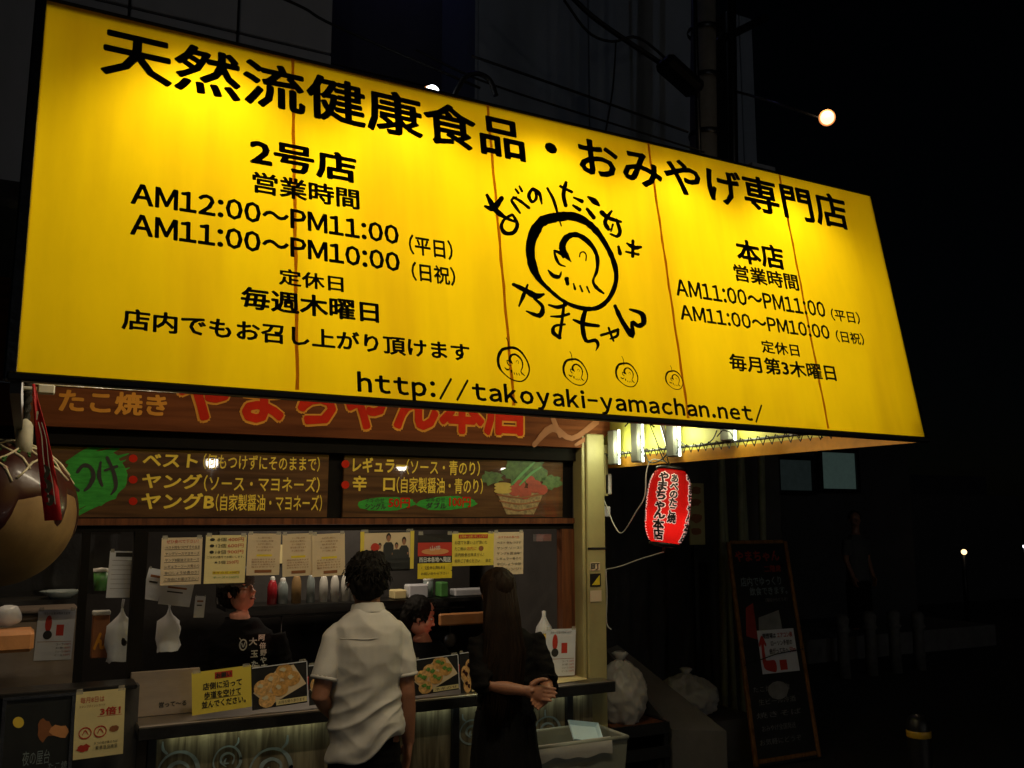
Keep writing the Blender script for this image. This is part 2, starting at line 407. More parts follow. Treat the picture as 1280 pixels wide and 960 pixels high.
# dark beam between sign and menus, lower beam, mullions
MB().bb(-.6, 2.86, 4.615, 4.70, 2.225, 2.33).build('upper_beam', 'black_matte', st)
MB().bb(-.6, 2.86, 4.635, 4.70, 1.862, 1.892).build('lower_beam', 'frame_wood', st)
MB().bb(-.6, 2.86, 4.66, 4.70, 1.83, 1.86).build('window_rail', 'black_matte', st)
MB().bb(-.6, 2.86, 4.69, 4.70, 1.892, 2.225).build('backing_panel', 'black_matte', st)
for x0, x1, m in ((.455, .515, 'black_matte'), (.235, .27, 'black_matte'), (2.755, 2.845, 'frame_wood')):
    MB().bb(x0, x1, 4.64, 4.70, 1.0 if x0 > 2 else .1, 1.83).build('window_mullion', m, st)
MB().bb(2.62, 2.72, 4.70, 4.74, 1.76, 1.80).build('window_latch', 'steel', st)
# corner post: cream boxed pillar
MB().bev((2.925, 4.60, 1.2), (.125, .13, 2.36), .006).build('corner_post', 'cream_paint', st)
MB().bev((2.85, 4.60, 1.2), (.022, .1, 2.34), .004).build('post_flange', 'cream_paint', st)
MB().bev((3.005, 4.57, 2.17), (.03, .05, .3), .004).build('post_flange', 'cream_paint', st)
MB().bev((2.925, 4.531, 1.72), (.127, .006, .012), .002).build('post_joint', 'dark_steel', st)
# stickers on post
for (x0, y0, x1, y1, m) in ((738, 703, 750, 713, 'paper_beige'), (738, 717, 751, 733, 'black_film'), (738, 738, 752, 752, 'paper_beige')):
    a, b, c, d = rectY(x0, y0, x1, y1, 4.53)
    pl = MB().bb(a, b, 4.530, 4.534, c, d).build('post_sticker', m, st)
    if m == 'black_film': MB().add([(a+.008, 4.528, c+.008), (b-.008, 4.528, c+.008), (b-.008, 4.528, d-.008)], [(0, 1, 2)]).build('yellow_mark', 'ink_yellow', pl)
    elif y0 == 703: text('町', (a+.004, 4.528, c+.004), (1, 0, 0), (0, 0, 1), (b-a)-.008, (d-c)-.008, 'ink', pl, name='print_text')
# low wall at the left under the side window
MB().bb(-.9, .5, 4.52, 4.6, .1, 1.16).build('low_wall', 'dark_wall', st)
MB().bev((-.2, 4.5, 1.172), (1.36, .16, .022), .004).build('window_sill', 'dark_steel', st)
# interior lights: small warm heat lamp over the griddle and a dim strip
for x, y in ((1.7, 5.75), (.1, 5.1)):
    MB().bb(x-.3, x+.3, y-.05, y+.05, 2.36, 2.41).build('ceiling_lamp', 'tube_on' if 0 else 'white_plastic', st)
light('ceiling_glow', 'AREA', (1.7, 5.6, 2.34), 10., (1, .8, .58), st, 1.2, (1.7, 5.75, 0), sizey=.1)
light('ceiling_glow', 'AREA', (.1, 5.1, 2.34), 3.2, (1, .75, .5), st, .5, (.05, 5.15, 0), sizey=.1)
# ------------------------------------------------------------------ serving counter
ct = thing('serving_counter', 'long steel-edged serving counter with wood front lit by LEDs under its edge', 'counter', (1.7, 4.6, .1))
MB().bev((1.72, 4.66, .985), (2.46, .5, .035), .006).build('counter_top', 'steel', ct)
MB().bev((1.72, 4.408, .972), (2.46, .02, .055), .004).build('edge_strip', 'dark_steel', ct)
MB().bb(.55, 2.86, 4.50, 4.54, .1, .962).build('front_panel', 'counter_wood', ct)
for x in (.56, 1.40, 2.02, 2.70):
    MB().bev((x, 4.485, .52), (.04, .03, .86), .004).build('front_post', 'black_metal', ct)
MB().bb(.6, 2.84, 4.432, 4.446, .948, .957).build('led_strip', 'led_on', ct)
light('led_glow', 'AREA', (.98, 4.476, .945), .2, (.95, 1, .6), ct, .7, (.98, 4.5, .82), sizey=.01)
light('led_glow', 'AREA', (2.3, 4.476, .945), .2, (.9, 1, .7), ct, 1.0, (2.3, 4.5, .82), sizey=.01)
for px, py in ((281, 911), (369, 901), (702, 866)):
    q = onY(px, py, 4.47); MB().ball(q, .005, 8, 6).build('led_dot', 'lamp_white', ct, True)
# chalk emblems on counter front
def ringmark(cx, cy, r, par, Y=4.496, stick=1, m='chalk'):
    k = onY(cx, cy, Y); s = onY(cx+10, cy, Y).x-k.x; s /= 10; tz = (onY(cx, cy, Y).z-onY(cx, cy+10, Y).z)/10
    fn = lambda x, y, l: (k.x+x*s, Y-l, k.z-y*tz)
    C = [[(r*math.cos(a)*(1+.03*math.sin(3*a)), r*math.sin(a), r*(.16+.06*math.sin(a+1))) for a in [2*math.pi*i/18 for i in range(19)]]]
    C.append([(stick*r*.55, -r*.98, r*.1), (stick*r*.75, -r*1.2, r*.14), (stick*r*.78, -r*1.55, r*.08)])
    C.append([(-.05*r, .5*r, .05*r), (-.45*r, .1*r, .16*r), (-.35*r, -.35*r, .2*r), (.1*r, -.5*r, .16*r), (.5*r, -.2*r, .14*r), (.4*r, .3*r, .12*r)])
    C.append([(-.1*r, -.1*r, .1*r), (-.2*r, .2*r, .16*r), (.1*r, .25*r, .1*r)])
    return strokes(C, fn, m, par, 'octopus_emblem', .0001)
ringmark(222, 966, 26, ct, stick=-1); ringmark(284, 950, 17, ct); ringmark(338, 962, 26, ct); ringmark(684, 912, 16, ct, stick=-.2); ringmark(590, 915, 15, ct, stick=-1)
# ================================================================== AWNING SIGN
aw = thing('awning_sign', 'big lit yellow awning sign with black shop lettering and opening hours', 'sign', (1.5, 2.4, 2.2))
A0 = Vector((-.04, 2.4, 2.232)); AU = Vector((1, 0, -.009)).normalized(); AV = Vector((0, .19, 1.03)).normalized(); AN = AU.cross(AV)   # AN points to viewer (-Y)
AL = 3.095; AH = math.hypot(.19, 1.03)
def onS(x, y):
    d = ray(x, y); t = (A0-CC).dot(AN)/d.dot(AN); q = CC+d*t-A0; return q.dot(AU), q.dot(AV)
def SP(u, v, n=0.): return A0+AU*u+AV*v+AN*n
# face: slightly rippled sheet
nu, nv = 90, 30; vs = []; fs = []
for j in range(nv+1):
    for i in range(nu+1):
        u = AL*i/nu; v = AH*j/nv; e = min(i, nu-i, j*2, (nv-j)*2)/8
        k = (u-.65+.0) / .645; seam = abs(k-round(k))
        rp = .004*noise.noise(Vector((u*1.4, v*.8, 0)))*min(1, e) - .003*min(1, e)*(1-math.exp(-(seam*8)**2))
        vs.append(SP(u, v, rp))
for j in range(nv):
    for i in range(nu): a = j*(nu+1)+i; fs.append((a, a+1, a+nu+2, a+nu+1))
MB().add(vs, fs).build('face_panel', 'vinyl', aw, True)
for X in (.615, 1.262, 1.91, 2.542):
    u = X-A0.x; vs = []; fs = []
    for k in range(25):
        j_ = .0012*math.sin(k*1.7+X*9); hw = .0048+.0009*math.sin(k*2.9+X); vs += [SP(u-hw+j_, .005+(AH-.01)*k/24, .0045), SP(u+hw+j_, .005+(AH-.01)*k/24, .0045)]
        if k: fs.append((2*k-2, 2*k-1, 2*k+1, 2*k))
    MB().add(vs, fs).build('seam', 'seam', aw)
def bar(name, a, b, w, d, m, par, up=None):
    a = Vector(a); b = Vector(b); t = (b-a).normalized(); s = (Vector(up) if up else Vector((0, 0, 1))); s = s-t*s.dot(t)
    if s.length < 1e-4: s = t.orthogonal()
    s.normalize(); q = t.cross(s); R = Matrix((t, q, s)).transposed()
    return MB().bev((a+b)/2, ((b-a).length, w, d), min(w, d)*.2, R).build(name, m, par)
bar('bottom_frame', SP(-.02, -.008, -.01), SP(AL+.02, -.008, -.01), .04, .02, 'black_metal', aw)
bar('top_frame', SP(-.01, AH+.004, -.01), SP(AL+.01, AH+.004, -.01), .03, .01, 'dark_steel', aw)
bar('end_frame', SP(-.012, -.02, -.01), SP(-.012, AH, -.01), .03, .022, 'chrome', aw)
bar('end_frame', SP(AL+.008, -.02, -.01), SP(AL+.008, AH, -.01), .03, .014, 'black_metal', aw)
XR = A0.x+AL
# side panels, roof
for X, nm in ((A0.x, 'side_panel'), (XR, 'side_panel')):
    MB().add([(X, 2.42, 2.245), (X, 4.66, 2.245), (X, 4.66, 3.3), (X, 2.6, 3.225)], [(0, 1, 2, 3)]).build(nm, 'vinyl_side' if X > 1 else 'black_film', aw)
    MB().bb(X-.012, X+.012, 2.42, 4.66, 2.185, 2.243).build('side_valance', 'vinyl_orange' if X > 1 else 'black_film', aw)
MB().add([(A0.x, 2.6, 3.23), (XR, 2.6, 3.23), (XR, 4.66, 3.31), (A0.x, 4.66, 3.31)], [(0, 1, 2, 3)]).build('roof_sheet', 'vinyl_orange', aw)
# pipe with lacing on the right side panel
PXr = XR-.045
MB().tube([(PXr, 2.44, 2.26), (PXr, 4.62, 2.26)], .007).build('side_pipe', 'dark_steel', aw)
lc = MB(); n = 36
for i in range(n):
    y = 2.5+2.1*i/n; lc.tube([(PXr-.012, y, 2.272), (PXr-.014, y+.022, 2.228), (PXr-.012, y+.05, 2.268)], .003, 5)
tag(lc.build('lacing', 'rope', aw), kind='stuff')
for y in (3.05, 3.95):
    MB().tube([(PXr, y, 2.26), (PXr-.1, y+.15, 2.95)], .012).build('strut', 'steel', aw)
# fluorescent fixtures on the inside of the right side panel
for px, py, hgt in ((768, 568, .2), (797, 560, .24), (842, 552, .24), (910, 541, .16)):
    q = onX(px, py, XR-.05); zc = q.z+.04
    fx = MB().bev((q.x, q.y, zc), (.05, .07, hgt), .006).build('light_fixture', 'fixture_grey', aw)
    MB().loft([(q.x-.0, q.y-.05, zc-hgt/2), (q.x-.0, q.y-.05, zc+hgt/2)], [.007, .007]).build('fluorescent_tube', 'tube_on', fx)
    light('fixture_glow', 'POINT', (q.x-.03, q.y-.07, zc), 2.6, (.95, 1, .6), aw, .05)
# spot fixtures inside the awning washing the back of the translucent face
for u, e in ((.40, 1.15), (.98, 1.15), (1.5, .8), (2.0, 1.05), (2.56, .95)):
    p = SP(u, AH-.05, -.33); q = SP(u+.03, .56, 0)
    fx = MB().loft([p+Vector((0, .05, .03)), p], [.03, .05], n=14, caps=False).build('spot_fixture', 'black_metal', aw)
    light('spot_glow', 'SPOT', p+(q-p).normalized()*.01, 11*e, (1, .91, .7), aw, .04, q, 112, blend=.75)
for u in (.5, 1.5, 2.5):
    light('back_glow', 'AREA', SP(u, .5, -.75), 4.6, (1, .88, .66), aw, 1.0, SP(u, .5, 0), sizey=.7)
# tube lights under the awning roof, hidden from the street by the sign face
for X in (.75, 2.25):
    fx = MB().bev((X, 3.05, 3.0), (1.0, .09, .06), .01).build('roof_light', 'fixture_grey', aw)
    MB().loft([(X-.46, 3.05, 2.955), (X+.46, 3.05, 2.955)], [.014, .014]).build('fluorescent_tube', 'tube_on', fx)
    light('roof_light_glow', 'AREA', (X, 3.05, 2.93), DOWN, (1, .84, .58), aw, .9, (X, 3.95, 1.6), sizey=.06)
# lettering on the face
def S_text(s, BL, BR, TL, bold=.035, m='black_film', spacing=1., n=.0065):
    u0, v0 = onS(*BL); u1, v1 = onS(*BR); ut, vt = onS(*TL); v = (v0+v1)/2
    return text(s, SP(u0, v, n), AU, AV, u1-u0, vt-v0, m, aw, bold, spacing)
S_text('天然流健康食品・おみやげ専門店', (129, 87), (1063, 288), (132, 25), .027)
S_text('2号店', (314, 205), (448, 231), (317, 168), .036)
S_text('営業時間', (317, 240), (451, 262), (317, 213), .03)
S_text('AM12:00～PM11:00', (165, 252), (500, 308), (167, 225), .03, spacing=1.1)
S_text('（平日）', (512, 316), (567, 323), (512, 291), .027)
S_text('AM11:00～PM10:00', (164, 290), (501, 342), (167, 263), .03, spacing=1.1)
S_text('（日祝）', (515, 348), (570, 356), (515, 324), .027)
S_text('定休日', (349, 355), (430, 364), (349, 334), .028)
S_text('毎週木曜日', (301, 384), (474, 403), (302, 356), .032)
S_text('店内でもお召し上がり頂けます', (152, 410), (587, 451), (153, 383), .03)
S_text('http://takoyaki-yamachan.net/', (446, 490), (955, 530), (446, 456), .03, spacing=1.17)
S_text('本店', (922, 325), (981, 331), (922, 295), .034)
S_text('営業時間', (918, 347), (998, 357), (918, 326), .03)
S_text('AM11:00～PM11:00', (845, 366), (1031, 390), (846, 345), .026, spacing=1.1)
S_text('（平日）', (1038, 394), (1074, 399), (1038, 379), .025)
S_text('AM11:00～PM10:00', (850, 396), (1036, 417), (851, 377), .026, spacing=1.1)
S_text('（日祝）', (1044, 421), (1079, 425), (1044, 406), .025)
S_text('定休日', (951, 435), (998, 440), (951, 419), .026)
S_text('毎月第3木曜日', (911, 456), (1044, 471), (912, 435), .028)
# octopus logo, traced strokes; crop coords (600..820 x 220..440, x4.3636)
LG = [
 [(425,210,52),(345,232,56),(300,290,60),(275,370,55),(282,460,48),(315,540,34),(370,600,22),(440,658,20),(510,693,22),(590,708,25),(650,695,25),(700,650,25),(733,580,25),(740,510,28),(720,430,28),(680,350,32),(630,280,36),(570,230,40),(500,205,46),(425,210,52)],
 [(370,55,14),(402,115,17),(424,190,14)], [(436,235,10),(444,258,8)],
 [(495,452,6),(462,410,36),(448,368,36),(472,322,34),(515,305,30),(562,322,28),(612,370,26),(638,430,22),(635,500,18),(614,555,14),(632,592,20),(670,622,12)],
 [(404,392,8),(412,430,18),(432,466,14),(464,478,6)], [(404,394,12),(440,408,20),(452,432,8)],
 [(541,426,6),(546,405,8),(563,399,8),(577,415,8),(575,446,7)],
 [(370,500,8),(398,530,26),(430,534,18),(441,508,6)], [(470,548,28),(474,572,22)], [(507,573,10),(515,602,13)], [(542,583,10),(554,613,12)], [(579,588,10),(592,620,9)]]
LT = [
 [(30,155,12),(75,165,30),(120,112,24)], [(42,95,16),(85,172,28),(145,218,16),(205,240,12)], [(175,200,14),(135,225,14),(118,265,18),(140,300,20),(185,295,20),(205,250,18),(180,200,12)],
 [(200,105,10),(175,120,12),(195,155,18),(220,190,10)], [(185,105,12),(225,128,15),(268,162,14)], [(197,62,10),(212,82,12)], [(218,46,10),(231,72,12)],
 [(285,62,14),(268,95,18),(285,130,14),(308,112,14),(306,78,14)], [(290,60,16),(325,85,18),(338,140,8)],
 [(440,45,14),(502,75,13)], [(470,25,16),(456,90,20),(468,148,18)], [(512,105,10),(555,125,20)], [(508,148,12),(542,170,20)],
 [(590,102,12),(620,122,28),(648,146,12)], [(584,168,16),(618,212,22)],
 [(662,185,22),(700,215,20),(765,235,13)], [(715,178,12),(680,235,22),(698,275,18)], [(742,225,14),(760,285,18),(745,314,16),(708,302,10)], [(722,250,10),(712,285,10)],
 [(752,372,14),(760,408,18)], [(798,352,10),(835,375,22),(872,372,14)], [(830,338,14),(828,422,16)], [(792,398,10),(858,412,14)],
 [(178,580,16),(240,610,24),(300,642,28),(342,632,12)], [(255,582,10),(232,640,18),(208,696,10)], [(290,655,12),(335,700,20),(318,748,24),(248,725,8)],
 [(370,690,10),(415,702,18),(460,690,16)], [(380,752,8),(430,752,16),(478,738,14)], [(452,682,12),(442,760,16),(424,868,16)], [(455,795,10),(400,805,14),(392,840,20),(428,868,16)],
 [(502,770,10),(560,792,20),(638,802,14)], [(568,715,20),(550,790,24),(568,882,18),(618,880,18),(634,905,14),(622,936,4)],
 [(652,852,14),(700,838,14),(742,822,16)], [(692,812,10),(705,850,12),(718,882,10)], [(742,825,14),(738,855,14),(700,872,8)],
 [(728,695,18),(768,780,24),(822,855,26),(818,780,14),(850,800,22),(882,785,24),(872,735,24),(808,712,10)]]
def lgfn(ox, oy, sc, cx=0, cy=0):
    def fn(x, y, l):
        px = ox+(x-cx)*sc; py = oy+(y-cy)*sc; u, v = onS(px, py); return SP(u, v, .0065+l)
    return fn
strokes(LG, lgfn(600, 220, 1/4.3636), 'black_film', aw, 'octopus_logo')
LT = [[(x, y, w_*1.18) for x, y, w_ in q_] for q_ in LT]
strokes(LT, lgfn(600, 220, 1/4.3636), 'black_film', aw, 'brush_lettering')
for cx, cy, r in ((641, 452, 20), (718, 461, 15.5), (782, 464, 14), (841, 470, 11)):
    L2 = [[(x, y, wd*(.85 if i == 0 else 1.0)) for x, y, wd in s] for i, s in enumerate(LG)]
    L2[1] = [(400, 60, 14), (430, 120, 14), (440, 200, 14)]
    strokes(L2, lgfn(cx, cy, r/240, 508, 456), 'black_film', aw, 'small_octopus_logo')
# stray cable loops seen through the bottom of the sheet
for pts in ([(1003, 538), (1008, 522), (1016, 518), (1026, 528), (1032, 538)], [(785, 525), (795, 514), (810, 517), (822, 526)], [(900, 537), (907, 529), (916, 531), (920, 537)]):
    MB().tube([SP(*onS(*p), -.02) for p in pts], .002, 6).build('inner_cable', 'cable', aw)
# ================================================================== brown shop signboard under the awning
bs = thing('shop_signboard', 'brown wooden shop signboard with red and yellow brush lettering under the awning', 'sign', (1.3, 4.56, 2.28))
SBY = 4.55
b0 = onY(0, 533, SBY); b1 = onY(757, 558, SBY)
xe0 = onY(742, 561, SBY).x; xe1 = onY(762, 520, SBY).x; zb = (onY(300, 543, SBY).z+onY(700, 558, SBY).z)/2
MB().add([(-.6, SBY, zb), (xe0, SBY, zb), (xe1, SBY, zb+.1), (xe1, SBY, 2.95), (-.6, SBY, 2.95), (-.6, SBY+.06, zb), (xe0, SBY+.06, zb), (xe1, SBY+.06, zb+.1), (xe1, SBY+.06, 2.95), (-.6, SBY+.06, 2.95)],
         [(0, 1, 2, 3, 4), (9, 8, 7, 6, 5), (0, 5, 6, 1), (1, 6, 7, 2), (2, 7, 8, 3), (3, 8, 9, 4), (4, 9, 5, 0)]).build('board', 'sign_wood', bs)
MB().bb(-.6, 2.5, SBY-.012, SBY+.0, 2.478, 2.486).build('edge_moulding', 'chrome', bs)
def Y_text(s, x0, x1, ytop, ybot, Y, m, par, bold=.03, spacing=1., shear=0., name='lettering', sag=0):
    ym = (ytop+ybot)/2; a = onY(x0, ym, Y); b = onY(x1, ym, Y); xm = (x0+x1)/2
    zt = onY(xm, ytop, Y).z; zb_ = onY(xm, ybot, Y).z
    return text(s, (a.x, Y, zb_), (1, 0, 0), (0, 0, 1), b.x-a.x, zt-zb_, m, par, bold, spacing, name, shear)
Y_text('たこ焼き', 73, 209, 489, 518, SBY-.003, 'paint_orange', bs, .035)
za = onY(250, 536, SBY).z
xa, xb = onY(216, 520, SBY).x, onY(660, 530, SBY).x
text('やまちゃん本店', (xa, SBY-.003, zb+.035), (1, 0, 0), (0, 0, 1), xb-xa, .31, 'paint_orange', bs, .075, shear=.0)
text('やまちゃん本店', (xa+.012, SBY-.006, zb+.047), (1, 0, 0), (0, 0, 1), xb-xa-.024, .286, 'paint_red', bs, .04, shear=.0)
# little carved relief of wood at the right end
strokes([[(668, 556, 6), (690, 535, 9), (715, 548, 7), (745, 528, 8)], [(690, 520, 6), (700, 545, 5)], [(720, 556, 4), (740, 545, 7), (752, 548, 5)]],
        lambda x, y, l: (onY(x, y, SBY-.004).x, SBY-.004-l, onY(x, y, SBY-.004).z), 'ink_brown', bs, 'painted_swirl')
# ================================================================== menu boards
def board(label, x0, x1, name='menu_board'):
    t = thing(name, label, 'menu board', ((x0+x1)/2, 4.66, 1.9))
    MB().bev(((x0+x1)/2, 4.668, 2.058), (x1-x0, .02, .325), .003).build('board', 'board_wood', t)
    for a, b, c, d in ((x0-.012, x1+.012, 1.886, 1.898), (x0-.012, x1+.012, 2.218, 2.228)):
        MB().bev(((a+b)/2, 4.655, (c+d)/2), (b-a, .03, d-c), .003).build('board_edge', 'black_matte', t)
    return t
BY = 4.6565
m1 = board('long left menu board with three yellow menu lines beside a green brush patch', -.35, 1.372)
m2 = board('shorter right menu board with two menu lines, green price tags and vegetable basket', 1.452, 2.778)
def disc(px, py, rx, ry, Y, m, par, name, n=20, jag=0., seed=0, rot=0):
    rnd = random.Random(seed); P = []
    for k in range(n):
        a = 2*math.pi*k/n; j = 1+jag*rnd.uniform(-1, 1); x = rx*math.cos(a)*j; y = ry*math.sin(a)*j
        q = onY(px+x*math.cos(rot)-y*math.sin(rot), py+x*math.sin(rot)+y*math.cos(rot), Y); P.append((q.x, Y, q.z))
    return MB().add(P[::-1], [tuple(range(n))]).build(name, m, par)
disc(118, 598, 42, 34, BY, 'paint_green', m1, 'green_brush_patch', 40, .05, 3, -.25)
strokes([[(84, 600+dy, 4), (110, 585+dy, 7), (140, 574+dy*.9, 6), (157+e_, 567+dy*.8, 1)] for dy, e_ in ((-22, 3), (-12, -4), (0, 4), (10, 0), (22, 5), (33, -3), (42, -8), (50, -20))], FN0 := (lambda x, y, l: (onY(x, y, BY-.0005).x, BY-.0005-l, onY(x, y, BY-.0005).z)), 'paint_green', m1, 'green_brush_streaks')
FN = lambda Y: (lambda x, y, l: (onY(x, y, Y).x, Y-l, onY(x, y, Y).z))
strokes([[(88, 606, 5), (98, 613, 4)], [(97, 590, 4), (104, 582, 5), (113, 584, 5), (117, 595, 6), (112, 607, 5), (106, 613, 3)],
         [(126, 578, 3), (124, 595, 5), (128, 607, 3)], [(131, 588, 3), (146, 583, 4)], [(134, 572, 4), (142, 590, 5), (145, 608, 5), (139, 618, 2)]],
        FN(BY-.003), 'ink', m1, 'brush_lettering')
for y in (573, 599.5, 626.5): disc(166.5, y, 5.5, 5, BY, 'paint_red', m1, 'red_dot', 14)
Y_text('ベスト', 178, 247, 567, 584, BY, 'paint_yellow', m1, .03, shear=.05)
Y_text('（何もつけずにそのままで）', 254, 400, 569, 588, BY, 'paint_yellow', m1, .012)
Y_text('ヤング', 177, 252, 592, 611, BY, 'paint_yellow', m1, .03, shear=.05)
Y_text('（ソース・マヨネーズ）', 255, 400, 595, 615, BY, 'paint_yellow', m1, .012)
Y_text('ヤングB', 176, 268, 616, 637, BY, 'paint_yellow', m1, .03, shear=.05)
Y_text('（自家製醤油・マヨネーズ）', 270, 403, 618, 639, BY, 'paint_yellow', m1, .012)
for y in (580, 606): disc(432, y, 5, 5, BY, 'paint_red', m2, 'red_dot', 14)
Y_text('レギュラー', 441, 507, 572, 591, BY, 'paint_yellow', m2, .03)
Y_text('（ソース・青のり）', 508, 600, 575, 594, BY, 'paint_yellow', m2, .012)
Y_text('辛　口', 441, 494, 595, 614, BY, 'paint_yellow', m2, .03)
Y_text('（自家製醤油・青のり）', 496, 604, 597, 617, BY, 'paint_yellow', m2, .012)
for cx, cy, w_, a1, t1, p1 in ((483, 630, 37, 'ネギのせ', 'シングル', '50円'), (559, 629, 38, 'ネギのせ', 'ダブル', '100円')):
    disc(cx, cy, w_, 8.5, BY, 'paint_green', m2, 'green_price_tag', 26, .06, cx, -.04)
    Y_text(a1, cx-26, cx-2, cy-8, cy-1.5, BY-.002, 'ink', m2, .01)
    Y_text(t1, cx-26, cx+0, cy-1, cy+7, BY-.002, 'ink', m2, .03)
    Y_text(p1, cx+3, cx+30, cy-8, cy+5, BY-.002, 'paint_red', m2, .03)
# painted vegetable basket
mat('veg_green', (.07, .14, .03), .5, bump=0, var=.6, vs=30); mat('veg_red', (.35, .05, .02), .5, bump=0, var=.4, vs=20); mat('basket', (.3, .21, .09), .5, bump=0, var=.6, vs=60)
mat('veg_yellow', (.5, .36, .06), .5, bump=0)
pb = MB().add([onY(x, y, BY) for x, y in ((620, 612), (682, 612), (668, 643), (634, 643))], [(0, 1, 2, 3)]).build('painted_basket', 'basket', m2)
disc(655, 588, 28, 17, BY-.001, 'veg_green', m2, 'painted_leaves', 30, .2, 5); disc(690, 603, 12, 9, BY-.001, 'veg_green', m2, 'painted_leaves', 20, .25, 6); disc(615, 597, 13, 9, BY-.001, 'veg_green', m2, 'painted_leaves', 20, .25, 8)
for i, (x, y, r) in enumerate(((644, 613, 8), (657, 617, 8), (669, 608, 9), (650, 606, 7), (678, 612, 7), (663, 600, 6))): disc(x, y, r, r*.9, BY-.002-.0003*i, 'veg_red', m2, 'painted_tomato')
for y in (606, 610, 614): disc(629, y, 11, 3, BY-.0035-.0002*y/600, 'veg_yellow', m2, 'painted_leek')
strokes([[(622, 618, 2), (650, 622, 2), (681, 617, 2)], [(625, 626, 1.5), (650, 630, 1.5), (676, 626, 1.5)], [(630, 634, 1.5), (650, 638, 1.5), (672, 634, 1.5)]], FN(BY-.003), 'ink_brown', m2, 'basket_weave')
strokes([[(640, 606, 2.5), (655, 590, 3.5), (668, 578, 2)], [(650, 606, 2), (664, 592, 3), (676, 584, 2)]], FN(BY-.0055), 'bottle_green', m2, 'painted_stalk')
TLT = .025                                   # the menu boards lean slightly forward at the top
for par in (m1, m2):
    for ch in par.children:
        if ch.name.startswith('board_edge'): continue
        for v in ch.data.vertices: v.co.y += (2.22-(v.co.z+1.9))*TLT
# street lamps across the road behind the viewpoint: they show as reflections in the glossy menu boards
for i, (px, py) in enumerate(((265, 578), (502, 582), (632, 585))):
    q = onY(px, py, BY); yb = -9.; t_ = (BY-yb)/BY
    p = Vector((q.x*(1+t_), yb, q.z+(q.z-CAMH-2*TLT*(BY+TLT*(q.z-CAMH)))*t_))
    b = thing('street_lamp', ('globe street lamp mirrored above the left menu lines', 'globe street lamp mirrored between both menu boards', 'globe street lamp mirrored nearest the painted vegetable basket')[i], 'street lamp', (p.x, p.y, 0), 'street lamps mirrored in the menu boards')
    MB().ball(p, .095, 16, 12).build('lamp_globe', 'bulb_on', b, True)
    MB().loft([(p.x, p.y, 0), (p.x, p.y, p.z-.09)], [.05, .035], None, 14).build('lamp_post', 'black_metal', b, True)
    MB().lathe(p+Vector((0, 0, .085)), [(.09, 0), (.06, .04), (0, .06)], 16).build('lamp_cap', 'black_metal', b, True)
    light('lamp_glow', 'POINT', p+Vector((0, .0, 0)), 45, (1, .84, .6), b, .11)
# ================================================================== papers on the glass
def sheet(name, label, cat, box, Y, m, tilt=0., group=None, curl=.004, frame=None):
    x0, x1, z0, z1 = rectY(*box, Y); t = thing(name, label, cat, ((x0+x1)/2, Y, z0), group); W = x1-x0; Hh = z1-z0
    ca, sa = math.cos(tilt), math.sin(tilt)
    def P(a, b, l=0.):       # a,b in 0..1, origin top-left
        x = (a-.5)*W; z = (.5-b)*Hh; yy = Y-curl*(2*b-1)**2*math.sin(b*3+a)
        return Vector(((x0+x1)/2+x*ca-z*sa, yy-l, (z0+z1)/2+x*sa+z*ca))
    vs = []; fs = []; n = 6
    for l in (0, .0012):
        for j in range(n+1):
            for i in range(2): vs.append(P(i, j/n, l))
    k = 2*(n+1)
    for j in range(n):
        a = 2*j; fs.append((a+k, a+2+k, a+3+k, a+1+k)); fs.append((a, a+1, a+3, a+2)); fs.append((a, a+2, a+2+k, a+k)); fs.append((a+1, a+1+k, a+3+k, a+3))
    fs.append((0, k, k+1, 1)); fs.append((2*n, 2*n+1, 2*n+1+k, 2*n+k))
    MB().add(vs, fs).build('paper', m, t)
    for a_ in (.08, .92): MB().add([P(a_-.07, .03, .0022), P(a_+.07, .03, .0022), P(a_+.06, -.05, .0022), P(a_-.06, -.05, .0022)], [(0, 1, 2, 3)]).build('tape', 'tape', t)
    t_ = dict(P=P, W=W, H=Hh, t=t); return t_
def ptext(sh, s, a0, a1, b0, b1, m='ink', bold=.02, l=.003, name='print_text', spacing=1.):
    P = sh['P']; o = P(a0, b1, l); U = (P(1, b1, l)-P(0, b1, l)); V = P(a0, b0, l)-o
    w_ = U.length*(a1-a0); return text(s, o, U.normalized(), V.normalized(), w_, V.length, m, sh['t'], bold if bold >= .025 else .005, spacing, name)
def pblock(sh, a0, a1, b0, b1, m, l=.002, name='printed_block'):
    P = sh['P']; return MB().add([P(a0, b1, l), P(a1, b1, l), P(a1, b0, l), P(a0, b0, l)], [(0, 1, 2, 3)]).build(name, m, sh['t'])
def pdisc(sh, a, b, ra, rb, m, l=.003, n=16, jag=0, seed=1, name='printed_shape'):
    P = sh['P']; rnd = random.Random(seed)
    return MB().add([P(a+ra*math.cos(2*math.pi*k/n)*(1+jag*rnd.uniform(-1, 1)), b-rb*math.sin(2*math.pi*k/n)*(1+jag*rnd.uniform(-1, 1)), l) for k in range(n)], [tuple(range(n))]).build(name, m, sh['t'])
GYp = 4.625
GR = 'papers taped along the top of the serving window'
p = sheet('paper_notice', 'beige notice with red heading and six underlined black lines, leftmost over the counter', 'notice', (201, 672, 252, 731), GYp, 'paper_beige', .01, GR)
ptext(p, 'ぜひ食べて下さい！', .12, .9, .04, .12, 'ink_red', .02)
for i, s in enumerate(('ベスト何もつけずそのまま', 'ヤングソースマヨネーズ', 'ヤングB醤油マヨネーズ', 'レギュラーソース青のり', '辛口しょうゆ青のり！', 'ご自由にお選び下さい！')):
    ptext(p, s, .1, .94, .17+i*.135, .235+i*.135, 'ink', .02); pblock(p, .08, .94, .245+i*.135, .255+i*.135, 'ink')
